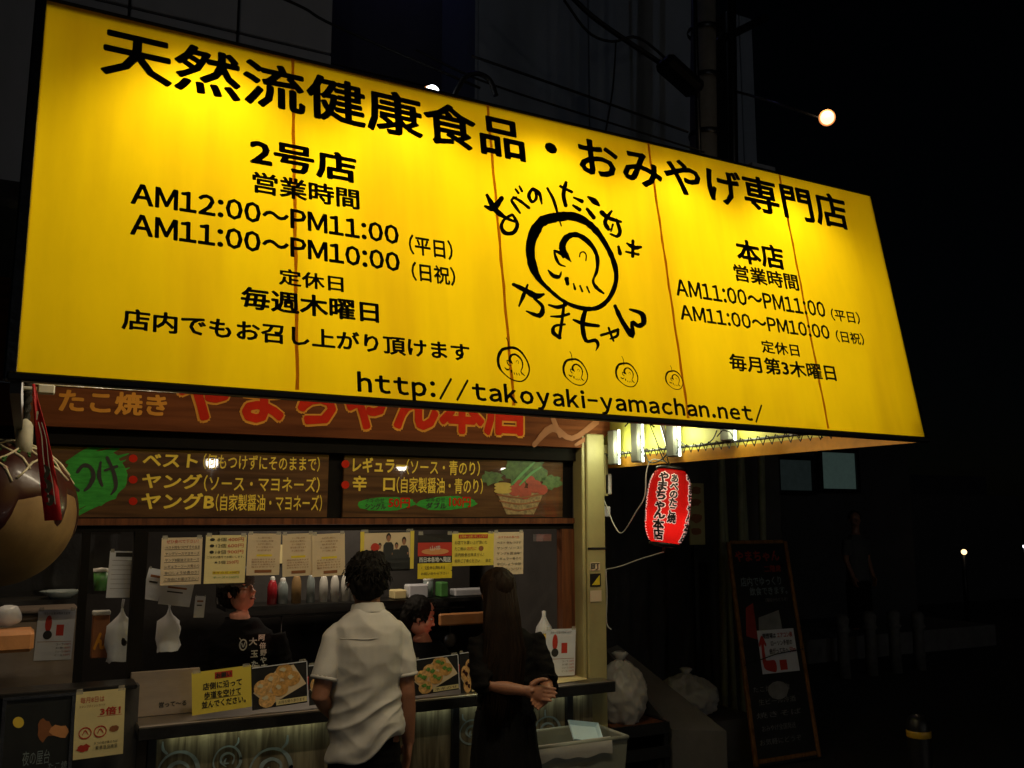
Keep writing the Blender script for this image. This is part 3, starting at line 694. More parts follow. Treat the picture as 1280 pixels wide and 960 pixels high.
p = sheet('paper_notice', 'cream price list with red prices in yen, second paper from the left', 'notice', (256, 669, 307, 729), GYp, 'paper_cream', -.005, GR)
for i, (a, b) in enumerate((('● 8個', '400円'), ('●12個', '600円'), ('●18個', '900円'))):
    ptext(p, a, .1, .5, .05+i*.13, .13+i*.13, 'ink', .02); ptext(p, b, .54, .93, .05+i*.13, .13+i*.13, 'ink_red', .02)
ptext(p, 'ご注文は番号でお願いします。', .05, .95, .43, .48, 'ink', .01); ptext(p, '★5個', .22, .5, .53, .6, 'ink', .02); ptext(p, '250円', .53, .82, .53, .6, 'ink_red', .02)
pblock(p, .2, .86, .75, .81, 'ink_yellow'); ptext(p, 'ネギのせ +50円', .2, .86, .75, .8, 'ink_brown', .01, .004); ptext(p, 'チーズ+100円', .22, .84, .85, .9, 'bottle_green', .01)
for k, (bx, lab) in enumerate((((309, 667, 350, 719), 'narrow beige menu paper with brown footer block, third paper from the left'), ((353, 667, 391, 720), 'tilted beige menu paper with a yellow marker line, fourth paper from the left'), ((390, 667, 431, 720), 'beige menu paper just left of the white-shirted man\'s head'))):
    p = sheet('paper_notice', lab, 'notice', bx, GYp-.004*k, 'paper_beige', (-.01, .03, .04)[k], GR)
    for i in range(5): ptext(p, ('たこ焼き六個入', 'ソース味しお味', 'ねぎポン酢だし', 'チーズ明太マヨ', '持ち帰り承ります')[(i+k) % 5], .3-.05*(i % 2), .72+.05*(i % 2), .08+i*.075, .125+i*.075, 'ink_brown', .01)
    pblock(p, .28, .75, .5+.02*k, .55+.02*k, 'ink_yellow')
    for i in range(4): ptext(p, ('お持ち帰りできます', '電話予約も承ります', '冷めても美味しい！', '毎日手作りです')[(i+k) % 4], .14, .86, .6+i*.06, .64+i*.06, 'ink_brown', .01)
    pblock(p, .24+.05*k, .76, .87, .94, 'ink_brown')
# staff group photo (flat print, generic figures)
p = sheet('photo_poster', 'framed group photograph of staff in black shirts above the white-shirted man', 'poster', (450, 664, 517, 712), GYp, 'photo_dark', .01, None)
pblock(p, .07, .93, .04, .7, 'paper_beige', .0018)
for i, (a, b, s_) in enumerate(((.2, .45, .8), (.36, .38, .75), (.52, .16, 1.05), (.67, .38, .8), (.81, .26, 1.))):
    P = p['P']; l_ = .0022+i*.0006; m_ = 'photo_dark' if i != 1 else 'ink_brown'
    MB().add([P(a-.05*s_, b+.12*s_, l_), P(a-.09*s_, b+.2*s_, l_), P(a-.1*s_, .72, l_), P(a+.1*s_, .72, l_), P(a+.09*s_, b+.2*s_, l_), P(a+.05*s_, b+.12*s_, l_)], [(0, 1, 2, 3, 4, 5)]).build('printed_figure', m_, p['t'])
    pdisc(p, a, b-.01*s_, .042*s_, .1*s_, 'ink', l_+.0002, name='printed_hair'); pdisc(p, a, b+.03*s_, .033*s_, .08*s_, 'skin', l_+.0004, name='printed_face'); pblock(p, a+.06*s_, a+.085*s_, b+.3*s_, .62, 'skin', l_+.0003, 'printed_arm')
pdisc(p, .27, .42, .08, .12, 'ink_red', .0042, name='printed_cloth'); pblock(p, 0, .07, 0, 1, 'paper_yellow', .0046); pblock(p, .93, 1, 0, 1, 'paper_yellow', .0046)
p = sheet('paper_poster', 'small poster with red picture on top and yellow green lower half', 'poster', (522, 667, 565, 723), GYp, 'black_film', .0, GR)
pblock(p, 0, 1, .2, .5, 'ink_red'); pdisc(p, .5, .4, .4, .07, 'orange_block', .003); pblock(p, 0, 1, .66, 1, 'ink_yellow'); ptext(p, '西日本各地へ発送', .04, .96, .52, .64, 'paint_white', .03)
ptext(p, '・送料無料', .1, .8, .72, .8, 'ink', .01); ptext(p, 'お問い合わせ下さい', .1, .9, .86, .92, 'ink', .01); ptext(p, '山盛', .35, .65, .27, .38, 'paint_white', .02)
p = sheet('paper_notice', 'yellow notice with red heading hung right of the red picture poster', 'notice', (565, 666, 617, 707), GYp-.003, 'paper_yellow', .0, GR)
pblock(p, .15, .85, .05, .17, 'ink_red'); ptext(p, 'お客様へお願い申し上げます', .18, .82, .07, .15, 'paint_yellow', .01, .004)
for i, s in enumerate(('お店でお買い上げ頂いた', 'たこ焼は', '店内飲食出来ません！', '何卒ご了承ください')): ptext(p, s, .06, (.84, .32, .76, .66)[i], .24+i*.185, .35+i*.185, 'ink', .02)
ptext(p, '店内に', .34, .58, .425, .535, 'ink_red', .02); pdisc(p, .69, .48, .06, .08, 'ink_brown'); ptext(p, '店主', .8, .93, .8, .9, 'ink', .01)
p = sheet('paper_notice', 'beige notice with orange heading, rightmost on the window beside the long-haired woman', 'notice', (617, 665, 654, 718), GYp, 'paper_beige', .0, GR)
ptext(p, 'おすすめの食べ方', .15, .85, .09, .15, 'ink_red', .01)
for i in range(6): ptext(p, ('ベスト 何もつけず', 'ヤング ソース！', 'ヤングB 醤油味！', 'レギュラー青のり', '辛口しょうゆ味', 'チャレンジ！')[i], .1, .92, .22+i*.125, .285+i*.125, 'ink', .01)
# left-hand papers behind the glass
p = sheet('order_sheet', 'blue-white order sheet with black header hanging above the knotted plastic bag', 'paper', (135, 689, 172, 747), 4.78, 'paper_white', -.03)
pblock(p, .2, .96, .03, .12, 'ink')
for i in range(7): pblock(p, .1, .9, .2+i*.1, .206+i*.1, 'ink', .002, 'ruled_line')
for bx, lab, tl in (((181, 711, 203, 750), 'pale tilted slip left of the small hanging bag', .2), ((200, 728, 240, 757), 'grey-white leaflet hanging above the small bag', .15), ((243, 745, 256, 772), 'narrow white slip behind the cook\'s shoulder', 0.05)):
    p = sheet('paper_slip', lab, 'paper', bx, 4.9, 'paper_white', -tl); pblock(p, .2, .8, .2, .28, 'ink_brown'); pblock(p, .2, .7, .4, .46, 'ink')
# plastic bags hanging
def plastic_bag(cx, top, bot, wpx, Y, label):
    a = onY(cx, top, Y); b = onY(cx, bot, Y); sx = (onY(cx+wpx/2, bot, Y).x-a.x); H_ = a.z-b.z
    t = thing('plastic_bag', label, 'bag', (a.x, Y, b.z)); mb = MB(); n = 20; rings = []
    for j, (f, r) in enumerate(((0, .05), (.1, .1), (.2, .28), (.35, .75), (.5, .95), (.7, .92), (.9, .85), (1, .82))):
        rings.append((f, r))
    vs = []; fs = []
    for j, (f, r) in enumerate(rings):
        for k in range(n):
            an = 2*math.pi*k/n; rr = sx*r*(1+.5*noise.noise(Vector((k*.9, f*4, cx))))
            vs.append((a.x+rr*math.cos(an), Y+rr*.45*math.sin(an), a.z-H_*f+.012*noise.noise(Vector((k*.7, f*5, 1.+cx)))))
    for j in range(len(rings)-1):
        for k in range(n): k2 = (k+1) % n; fs.append((j*n+k, (j+1)*n+k, (j+1)*n+k2, j*n+k2))
    MB().add(vs, fs).build('bag_body', 'bag_white', t, True)
    MB().tube([(a.x, Y, a.z-.005), (a.x+.004, Y, a.z+.03)], .006, 8).build('knot', 'bag_white', t)
plastic_bag(153, 757, 826, 32, 4.85, 'white knotted plastic bag with dark contents hanging under the order sheet')
plastic_bag(212, 757, 814, 26, 5.0, 'small crumpled clear plastic bag hanging left of the cook')
MB().ball(onY(155, 800, 4.84), (.022, .02, .035), 12, 8).build('dark_pouch', 'black_film', None, True)
tag(bpy.data.objects['dark_pouch'], 'dark pouch inside the white knotted plastic bag', 'pouch')
# ------------------------------------------------------------------ left: stainless fridge etc
fr = thing('refrigerator', 'tall stainless refrigerator behind the left side window with a drinks poster', 'refrigerator', (-.15, 5.3, .1))
MB().bev((-.19, 5.5, .76), (.95, .6, 1.32), .01).build('cabinet', 'steel_matte', fr)
MB().bev((-.19, 5.19, .76), (.93, .02, 1.28), .01).build('door', 'steel_matte', fr)
q = onY(98, 797, 5.17); MB().bev(q, (.018, .02, .09), .004).build('door_handle', 'black_metal', fr)
def drinks(box, Y, label):
    p = sheet('drinks_poster', label, 'poster', box, Y, 'paper_white', -.03)
    pdisc(p, .3, .28, .09, .17, 'ink_red'); pdisc(p, .3, .5, .12, .09, 'ink', .0034); pblock(p, .52, .72, .3, .52, 'ink_red'); ptext(p, '冷たいお飲み物あります', .15, .85, .05, .1, 'ink', .01); pblock(p, .05, .95, .63, .64, 'ink_brown')
    for i in range(4): ptext(p, ('コーラ', 'お茶', 'ジュース', 'ビール')[i], .55, .75, .67+i*.07, .71+i*.07, 'ink', .01); ptext(p, '150円', .78, .95, .67+i*.07, .71+i*.07, 'ink_red', .01)
drinks((45, 762, 92, 825), 5.175, 'white drinks poster with red bottles stuck on the refrigerator door')
drinks((682, 786, 719, 845), 4.6, 'white drinks poster with red bottles standing at the counter\'s right end')
sh = thing('wall_shelf', 'steel shelf above the refrigerator holding a dark bowl', 'shelf', (-.1, 5.2, 1.5))
a = onY(50, 747, 5.2); MB().bb(-.8, .27, 5.05, 5.35, a.z-.02, a.z).build('shelf_board', 'dark_steel', sh)
MB().bb(-.8, .45, 5.3, 5.34, a.z+.0, a.z+.32).build('splash_panel', 'dark_steel', sh)
bw = thing('bowl', 'shallow dark bowl with white base on the steel shelf', 'bowl', (0.13, 5.12, a.z))
b = onY(76, 746, 5.12); MB().lathe((b.x, 5.12, a.z+.001), [(0, 0), (.05, 0), (.055, .008), (.1, .035), (.09, .036), (.05, .016), (0, .014)], 24).build('dish', 'jar_glass', bw, True)
q = onY(14, 800, 4.8); o = MB().bev(q, (.18, .2, .09), .015).build('wooden_block', 'orange_block', None, loc=q); tag(o, 'orange wooden box at the far left window edge', 'box')
q = onY(10, 770, 4.9); o = MB(); o.ball(q, (.06, .05, .05), 14, 10); o.map(lambda v: v+Vector((noise.noise(v*25), noise.noise(v*25+Vector((5, 5, 5))), noise.noise(v*25+Vector((9, 1, 1)))))*.012)
tag(o.build('wrapped_bundle', 'bag_white', None, True), 'clear wrapped bundle resting on the orange box', 'bundle')
# cup, carton
q = onY(125, 738, 5.0); t = thing('drink_cup', 'green cup with white lid left of the order sheet', 'cup', (q.x, 5, q.z)); MB().lathe(q, [(0, 0), (.028, 0), (.034, .09), (0, .09)], 16).build('cup_body', 'bottle_green', t, True); MB().lathe(q+Vector((0, 0, .09)), [(.036, 0), (.036, .015), (.0, .02)], 16).build('lid', 'white_plastic', t, True)
q = onY(125, 795, 4.95); t = thing('carton', 'orange and white printed carton behind the knotted bag', 'carton', (q.x, 4.95, q.z-.1))
MB().bev(q, (.075, .06, .2), .004).build('box_body', 'ink_brown', t); MB().bev(q+Vector((0, 0, .11)), (.08, .065, .02), .004).build('lid', 'white_plastic', t); text('ん', (q.x-.03, 4.917, q.z-.06), (1, 0, 0), (0, 0, 1), .06, .08, 'paint_orange', t, .05, name='print_text')
# framed poster and yellow sheet at bottom left
fp = thing('framed_poster', 'dark framed photo poster leaning at the bottom left under the sill', 'poster', (0, 4.44, .7))
x0, x1, z0, z1 = rectY(3, 872, 88, 985, 4.42)
MB().bb(x0, x1, 4.425, 4.44, z0, z1).build('print', 'photo_dark', fp)
for a, b, c, d in ((x0-.01, x0+.004, z0, z1), (x1-.004, x1+.01, z0, z1), (x0-.01, x1+.01, z1-.002, z1+.01)): MB().bb(a, b, 4.412, 4.442, c, d).build('frame', 'chrome', fp)
disc(23, 903, 7, 7, 4.423, 'paint_yellow', fp, 'printed_moon'); disc(56, 912, 9, 14, 4.423, 'ink_brown', fp, 'printed_figure', 14, .3, 2); disc(76, 915, 12, 9, 4.422, 'orange_block', fp, 'printed_lantern', 12, .3, 4)
Y_text('夜の屋台', 28, 62, 938, 956, 4.422, 'chalk', fp, .01); Y_text('たこ焼', 60, 84, 952, 962, 4.422, 'chalk', fp, .01)
p = sheet('paper_notice', 'yellow handwritten flyer with red octopus doodles taped below the sill', 'notice', (93, 863, 155, 946), 4.42, 'paper_cream', .02)
ptext(p, '毎月8日は', .1, .58, .08, .17, 'ink_red', .02); ptext(p, 'スタンプポイントカード', .08, .6, .2, .24, 'ink_brown', .01); ptext(p, '3倍！', .5, .92, .26, .38, 'ink_red', .03); pblock(p, .45, .95, .39, .397, 'ink_red')
for cx in (.22, .52):
    strokes([[(cx+.12*math.cos(k*.35), .62+.08*math.sin(k*.35), .02) for k in range(19)], [(cx-.05, .64, .015), (cx, .58, .02), (cx+.06, .64, .015)]], lambda x, y, l, P=p['P']: P(x, y, .003+l), 'ink_red', p['t'], 'octopus_doodle')
pdisc(p, .8, .6, .1, .05, 'ink_brown', jag=.1); pdisc(p, .2, .84, .13, .06, 'ink_red', jag=.3); ptext(p, 'タコの絵が集まれば', .4, .88, .77, .81, 'ink', .01); ptext(p, '豪華景品進呈', .44, .88, .83, .89, 'ink', .02)
# ------------------------------------------------------------------ things on the counter
CT = 1.003
sb = thing('steel_tray', 'brushed steel screen with small writing at the left end of the counter', 'screen', (.62, 4.62, CT))
x0, x1, z0, z1 = rectY(176, 858, 243, 903, 4.5); MB().bev(((x0+x1)/2, 4.62, CT+.1), (.3, .012, .2), .003).build('plate', 'steel_matte', sb); text('営って〜る', (x0+.09, 4.611, CT+.035), (1, 0, 0), (0, 0, 1), .12, .025, 'ink', sb, .02)
def card(name, label, cat, box, Y, m, tilt=0.):
    p = sheet(name, label, cat, box, Y, m, tilt, None, .0)
    p['t'].location.z = p['t'].location.z; return p
p = card('counter_notice', 'yellow queueing notice with red title standing on the counter', 'notice', (240, 836, 314, 889), 4.46, 'paper_yellow', .06)
pblock(p, .38, .68, .06, .22, 'ink_red'); ptext(p, 'お願い', .4, .66, .08, .2, 'ink', .03, .0045)
ptext(p, '店側に沿って', .18, .84, .28, .45, 'ink', .025); ptext(p, '歩道を空けて', .2, .82, .49, .66, 'ink', .025); ptext(p, '並んでください。', .16, .9, .7, .87, 'ink', .025); pblock(p, .2, .82, .665, .678, 'ink')
def foodcard(label, box, topping, m_, n=6, seed=0):
    p = card('menu_card', label, 'menu card', box, 4.465, 'board_black', .055); r = random.Random(seed)
    P = p['P']; MB().add([P(a, b, .0018) for a, b in ((.02, .6), (.3, .95), (.98, .55), (.75, .05), (.45, .12))], [(0, 1, 2, 3, 4)]).build('printed_tray', 'paper_beige', p['t'])
    for i, (a, b) in enumerate(((.58, .18), (.36, .36), (.72, .38), (.18, .5), (.5, .58), (.26, .8))[:n]):
        pdisc(p, a, b, .15, .18, 'food_b' if i % 2 else 'food', .0026+.0004*i, 18, .04, i+seed, 'printed_ball'); pdisc(p, a-.03, b-.05, .05, .05, 'ball_mayo' if m_ is None else m_, .0052+.0002*i, 10, .4, i, 'printed_topping')
        if m_: pdisc(p, a+.06, b+.02, .06, .06, m_, .0056+.0002*i, 9, .5, i+9, 'printed_topping')
    pblock(p, .42, .98, .84, .96, 'paper_cream', .0066); ptext(p, topping, .46, .94, .86, .94, 'ink', .01, .0075)
    pblock(p, 0, 1, 0, .02, 'paper_white', .007); pblock(p, .985, 1, 0, 1, 'paper_white', .007)
    return p
foodcard('photo card of six plain takoyaki balls right of the yellow queueing notice', (315, 830, 384, 883), 'お持ち帰り承ります', None)
foodcard('photo card of takoyaki with green onion at the white-shirted man\'s right elbow', (516, 821, 573, 866), 'ネギのせ', 'green_food', 6, 5)
foodcard('partly hidden photo card of sauced takoyaki between the man and the woman', (575, 814, 606, 866), '明石焼', 'ball_sauce', 6, 9)
foodcard('photo card half hidden behind the white-shirted man\'s left arm', (386, 828, 440, 878), 'たこ焼', None, 6, 3)
# countertop flyer at right
x = onZ(690, 852, CT); o = MB().add([onZ(668, 858, CT+.003), onZ(735, 849, CT+.003), onZ(722, 843, CT+.003), onZ(660, 850, CT+.003)], [(0, 1, 2, 3)]).build('menu_mat', 'paper_cream', None); tag(o, 'yellow printed menu mat lying flat on the right end of the counter', 'mat')
# white soft cone / topped bottle
q = onY(680, 795, 4.75); bt = thing('sauce_bottle', 'sauce bottle with white paper cone cap and yellow label', 'bottle', q)
MB().lathe(q-Vector((0, 0, .14)), [(0, 0), (.04, 0), (.042, .1), (.04, .14), (0, .14)], 20).build('bottle_body', 'bottle_red', bt, True); MB().lathe(q-Vector((0, 0, .0)), [(.043, -.03), (.045, .03), (.0, .035)], 20).build('bottle_label', 'corn_yellow', bt, True)
MB().lathe(q+Vector((0, 0, .02)), [(.05, 0), (.045, .03), (.02, .07), (.012, .09), (.012, .12), (0, .125)], 20).build('cone_cap', 'bag_white', bt, True)
# ------------------------------------------------------------------ interior shelf with bottles
sf = thing('back_shelf', 'dark shelf behind the cooks carrying white bottles and jars', 'shelf', (2.1, 5.9, 1.33))
SZ = 1.36
MB().bb(1.1, 2.85, 5.8, 6.1, SZ-.025, SZ).build('shelf_board', 'dark_steel', sf); MB().bb(1.1, 2.85, 6.1, 6.14, SZ, SZ+.5).build('shelf_back', 'dark_wall', sf)
def bottle(px, h, r, m, label, cap='white_plastic', grp=None, Y=5.9):
    q = onY(px, 750, Y); t = thing('bottle', label, 'bottle', (q.x, Y, SZ+.001), grp); c = (q.x, Y, SZ+.001)
    MB().lathe(c, [(0, 0), (r, 0), (r*1.02, h*.55), (r*.95, h*.68), (r*.72, h*.8), (r*.5, h*.87), (0, h*.87)], 16).build('bottle_body', m, t, True)
    MB().lathe(c, [(r*.52, h*.865), (r*.5, h*.95), (r*.3, h), (0, h)], 12).build('nozzle', cap, t, True)
for i, px in enumerate((404, 418, 431, 443)): bottle(px, .19, .027, 'bottle_white', ('white squeeze bottle, leftmost of the four on the back shelf', 'white squeeze bottle, second of the four on the back shelf', 'white squeeze bottle, third of the four on the back shelf', 'white squeeze bottle half hidden behind the man\'s hair')[i], grp='white squeeze bottles on the back shelf')
bottle(340, .17, .03, 'bottle_red', 'red jar beside the cook\'s face on the back shelf'); bottle(353, .16, .034, 'jar_glass', 'round glass jar right of the red jar on the shelf'); bottle(370, .2, .03, 'ball_yellow', 'tall amber bottle on the back shelf', 'black_metal'); bottle(388, .2, .026, 'jar_glass', 'clear bottle with grey cap left of the white squeeze bottles')
for i, (px, w_, h_, m, lab) in enumerate(((497, .09, .06, 'paper_cream', 'small cream carton on the shelf right of the man\'s head'), (520, .14, .09, 'paper_white', 'pale plastic box on the shelf under the red picture poster'), (552, .06, .1, 'bottle_green', 'green tin at the right of the shelf'), (590, .3, .05, 'paper_white', 'long wrapped white packet on the shelf near the woman'))):
    q = onY(px, 750, 5.9); o = MB().bev((q.x, 5.9, SZ+h_/2+.001), (w_, .1, h_), .008).build('storage_box', m, None, loc=(q.x, 5.9, SZ)); tag(o, lab, 'box')
rl = thing('utensil_rail', 'steel rail with hooks on the back wall under the shelf', 'rail', (1.9, 6.08, 1.28))
MB().tube([(1.15, 6.07, 1.27), (2.8, 6.07, 1.27)], .008).build('bar', 'steel', rl)
for i, (x, L_, k, lab) in enumerate(((1.32, .2, 0, 'steel ladle hanging beside the first cook'), (1.5, .16, 1, 'flat spatula hanging right of the ladle'), (1.95, .18, 2, 'round sieve hanging behind the white-shirted man'), (2.5, .2, 0, 'steel ladle hanging behind the long-haired woman'), (2.68, .17, 2, 'round sieve hanging at the right end of the rail'))):
    t = thing('kitchen_utensil', lab, 'utensil', (x, 6.05, 1.26), 'utensils hanging from the back rail')
    MB().tube([(x, 6.05, 1.27), (x, 6.05, 1.26-L_)], .005, 6).build('handle', 'steel', t, True)
    (MB().ball((x, 6.04, 1.25-L_), (.035, .03, .022), 14, 8) if k == 0 else MB().bev((x, 6.05, 1.23-L_), (.06, .006, .08), .002) if k == 1 else MB().ball((x, 6.05, 1.22-L_), (.05, .012, .05), 16, 8)).build('head', 'steel', t, k != 1)
for i, (x, z, w_, h_, m, lab) in enumerate(((1.42, 1.66, .16, .12, 'paper_cream', 'cream memo pinned on the back wall above the red jar'), (1.75, 1.7, .1, .14, 'paper_white', 'white memo pinned on the back wall over the bottles'), (2.28, 1.62, .2, .13, 'bag_white', 'shiny packet pinned above the shelf right of the man'), (2.62, 1.68, .12, .16, 'paper_beige', 'beige memo on the back wall near the woman'))):
    o = MB().bb(x-w_/2, x+w_/2, 6.085, 6.098, z-h_/2, z+h_/2).build('wall_memo', m, None, loc=(x, 6.09, z)); tag(o, lab, 'memo')
for i, (px, w_, h_, m, lab) in enumerate(((468, .07, .12, 'corn_yellow', 'yellow tin behind the white-shirted man on the shelf'), (612, .1, .12, 'bottle_red', 'red can behind the woman on the shelf'), (535, .07, .13, 'jar_glass', 'glass canister on the shelf beside the green tin'))):
    q = onY(px, 750, 5.95); t = thing('canister', lab, 'canister', (q.x, 5.95, SZ+.001)); MB().lathe((q.x, 5.95, SZ+.001), [(0, 0), (w_/2, 0), (w_/2, h_*.85), (0, h_*.85)], 18).build('can_body', m, t, True); MB().lathe((q.x, 5.95, SZ+.001), [(w_*.52, h_*.85), (w_*.52, h_), (0, h_)], 18).build('lid', 'white_plastic', t, True)
gr = thing('griddle', 'steel takoyaki griddle bench lit red behind the counter', 'griddle', (2.2, 5.4, .1))
MB().bev((1.75, 5.15, .93), (1.9, .45, .06), .01).build('griddle_top', 'dark_steel', gr); MB().bb(.85, 2.65, 5.0, 5.35, .1, .9).build('bench', 'dark_wall', gr)
MB().bb(.9, 2.6, 5.3, 5.34, .962, 1.0).build('hot_rail', 'ink_red', gr)
light('griddle_glow', 'SPOT', (1.45, 5.02, 1.02), 2.6, (1, .38, .22), gr, .05, (1.12, 5.3, 1.5), 45)
light('griddle_glow', 'SPOT', (2.55, 5.25, 1.02), .9, (1, .2, .1), gr, .05, (2.3, 5.5, 1.35), 50)
hb = onY(585, 773, 5.7); o = MB().bev(hb, (.42, .03, .08), .01).build('red_banner', 'orange_block', None, loc=hb); tag(o, 'faded red and white strip in front of the second cook', 'banner')
# ================================================================== PEOPLE
def fold(sc=9., amp=.006, stretch=(1, 1, 2.5)):
    def d(co, no):
        q = Vector((co.x*stretch[0], co.y*stretch[1], co.z*stretch[2]))*sc
        r = 1-abs(noise.noise(q+Vector((noise.noise(q*.5), 0, 0))))*2
        return no*(amp*(r-.5)+amp*.4*noise.noise(q*3))
    return d
def hand(mb, wrist, d, nrm, side, curl=.5, L=.17, thumb=1):
    """palm + five bent fingers. d: finger direction, nrm: palm normal (towards which they curl), side: towards thumb"""
    d = Vector(d).normalized(); nrm = Vector(nrm); nrm = (nrm-d*nrm.dot(d)).normalized(); side = Vector(side); side = (side-d*side.dot(d)-nrm*side.dot(nrm)).normalized()
    wrist = Vector(wrist); P = L*.5; g = L/.17
    mb.loft([wrist-d*.02, wrist, wrist+d*P*.5, wrist+d*P], [(.026*g, .021*g), (.027*g, .02*g), (.039*g, .016*g), (.04*g, .012*g)], side, 12)
    for i, (o, ln) in enumerate(((.031, .075), (.011, .084), (-.010, .078), (-.030, .06))):
        ln *= L/.17; b = wrist+d*P*.92+side*o*g; pts = [b]; a = 0; dd = d
        for s_, k in ((.42, .35), (.32, .6), (.26, .6)):
            a += k*curl*(1+.12*i); dd = (d*math.cos(a)+nrm*math.sin(a)); pts.append(pts[-1]+dd*ln*s_)
        mb.loft(pts, [.0098*g, .0092*g, .0084*g, .0066*g], side, 8); mb.ball(pts[-1], .0068*g, 8, 6)
    b = wrist+d*P*.22+side*.026; q = [b, b+side*.022+d*.022+nrm*.008, b+side*.034*thumb+d*.048+nrm*.016, b+side*.034+d*.066+nrm*.026]
    mb.loft(q, [.015, .0125, .0105, .008], nrm, 8); mb.ball(q[-1], .008, 8, 6)
def headgeo(mb, c, R, s=1.):
    """R maps local (x right, y forward, z up)"""
    def T(x, y, z): return Vector(c)+R @ (Vector((x, y, z))*s)
    mb.ball(T(0, -.012, .03), (.076*s, .094*s, .09*s), 18, 14, R); mb.ball(T(0, .015, -.03), (.062*s, .072*s, .082*s), 16, 12, R)
    mb.ball(T(0, .045, -.075), (.036*s, .034*s, .028*s), 12, 8, R); mb.ball(T(0, .082, -.002), (.011*s, .013*s, .024*s), 10, 8, R); mb.ball(T(0, .095, -.022), (.014*s, .014*s, .011*s), 10, 8, R)
    mb.ball(T(0, .078, -.055), (.022*s, .012*s, .008*s), 10, 6, R); mb.ball(T(0, .076, -.066), (.018*s, .012*s, .007*s), 10, 6, R)
    for sx in (-1, 1):
        mb.ball(T(sx*.076, -.008, -.005), (.009*s, .018*s, .032*s), 10, 8, R); mb.ball(T(sx*.03, .066, .028), (.026*s, .014*s, .009*s), 10, 6, R); mb.ball(T(sx*.043, .045, -.022), (.024*s, .028*s, .024*s), 10, 8, R)
    return T
def face(T, R, s, par):
    for sx in (-1, 1):
        MB().ball(T(sx*.031, .069, .008), (.014*s, .01*s, .0065*s), 12, 8, R).build('eye', 'eye_white', par, True)
        MB().ball(T(sx*.031, .0775, .008), (.0055*s, .003*s, .0055*s), 10, 6, R).build('iris', 'ink', par, True)
        MB().loft([T(sx*.048, .07, .028), T(sx*.032, .083, .034), T(sx*.014, .083, .03)], [.003, .0045, .003], None, 6).build('eyebrow', 'hair', par, True)
    MB().loft([T(-.022, .083, -.06), T(0, .091, -.058), T(.022, .083, -.06)], [.002, .0055, .002], None, 8).build('mouth', 'lips', par, True)
def rot(yaw, pitch=0, roll=0): return Matrix.Rotation(yaw, 3, 'Z') @ Matrix.Rotation(pitch, 3, 'X') @ Matrix.Rotation(roll, 3, 'Y')
def strands(mb, T, n, zs, out=1., seed=1, ln=.05, rad=.09, down=.02):
    r = random.Random(seed)
    for i in range(n):
        a = r.uniform(0, 2*math.pi); z = r.uniform(*zs); k = math.sqrt(max(0, 1-(z/.115)**2)); x, y = math.cos(a)*rad*.92*k, math.sin(a)*rad*1.08*k-.012
        p0 = T(x*.92, y*.92, z+.03); s_ = r.uniform(.5, 1.1)*ln; sw = r.uniform(-.4, .4)
        p1 = T(x*(1+.10)+sw*.02, y*1.1, z+.03-down*.2); p2 = T(x*1.14+sw*.04, y*1.15, z+.03-s_*.7-down*.3)
        mb.loft([p0, p1, p2], [.008, .007, .0012], None, 5)
# ---- customer 1: man in white shirt, seen from behind
mx, my = 1.325, 3.86; GZ = .1
man = thing('person', 'man seen from behind in white short-sleeved shirt and black trousers at the counter', 'person', (mx, my, GZ))
Rm = rot(-.1); base = Vector((mx, my, 0))
def Bm(x, y, z): return base+Rm @ Vector((x, y, z))
b = MB()
HZ = 1.625
b.loft([Bm(0, -.01, .96), Bm(0, 0, 1.05), Bm(0, .0, 1.2), Bm(0, -.01, 1.36), Bm(0, 0, 1.44), Bm(0, .0, 1.49)], [(.145, .105), (.13, .095), (.14, .1), (.15, .1), (.13, .075), (.065, .06)], Rm @ Vector((1, 0, 0)), 20)
b.loft([Bm(0, -.005, 1.44), Bm(0, .01, 1.52), Bm(0, .02, 1.58)], [.06, .055, .056], None, 14)
Th = headgeo(b, Bm(.0, .03, HZ), Rm @ rot(-.15, .0, .06))
for sx in (-1, 1):
    b.loft([Bm(sx*.09, 0, .95), Bm(sx*.1, .01, .75), Bm(sx*.1, .015, .52), Bm(sx*.1, 0, .35), Bm(sx*.1, -.01, .14), Bm(sx*.1, -.01, .1)], [.05, .065, .058, .056, .04, .04], None, 14)
    b.loft([Bm(sx*.1, -.05, .135), Bm(sx*.105, .05, .13), Bm(sx*.11, .16, .12)], [(.038, .03), (.045, .028), (.04, .018)], Rm @ Vector((1, 0, 0)), 10)
# right arm hanging
RS, RE, RW = Bm(.143, -.0, 1.405), Bm(.168, -.03, 1.16), Bm(.188, .0, .945)
b.loft([RS-Vector((0, 0, .03)), (RS+RE)/2, RE, (RE*.6+RW*.4), RW], [.036, .043, .037, .037, .026], None, 12)
hand(b, RW, (-.05, .12, -1), (-1, .1, 0), (0, 1, 0), .5)
LS, LE, LW = Bm(-.143, 0, 1.405), Bm(-.202, -.045, 1.17), Bm(-.10, .14, 1.05)
b.loft([LS-Vector((0, 0, .03)), (LS+LE)/2, LE, (LE*.6+LW*.4), LW], [.036, .043, .037, .037, .026], None, 12)
hand(b, LW, (.5, .7, -.1), (0, -.2, -1), (.7, -.5, 0), .5)
remesh(b, 'body', 'skin', man, .006)
s_ = MB(); X1v = Rm @ Vector((1, 0, 0))
def shirt_hem(co, no):
    z = co.z; k = max(0, min(1, (1.3-z)/.25)); q = Vector((co.x*3.2, co.y*2, co.z*11-co.x*6)); r_ = 1-abs(noise.noise(q))*2.2
    return fold(5, .004, (1.3, 1, 1.4))(co+Vector((3.3, 7.1, 1.7)), no)+no*k*.016*(r_-.4)+no*.004*(1-abs(noise.noise(Vector((co.x*9+co.z*5, co.y*5, co.z*7))))*3)
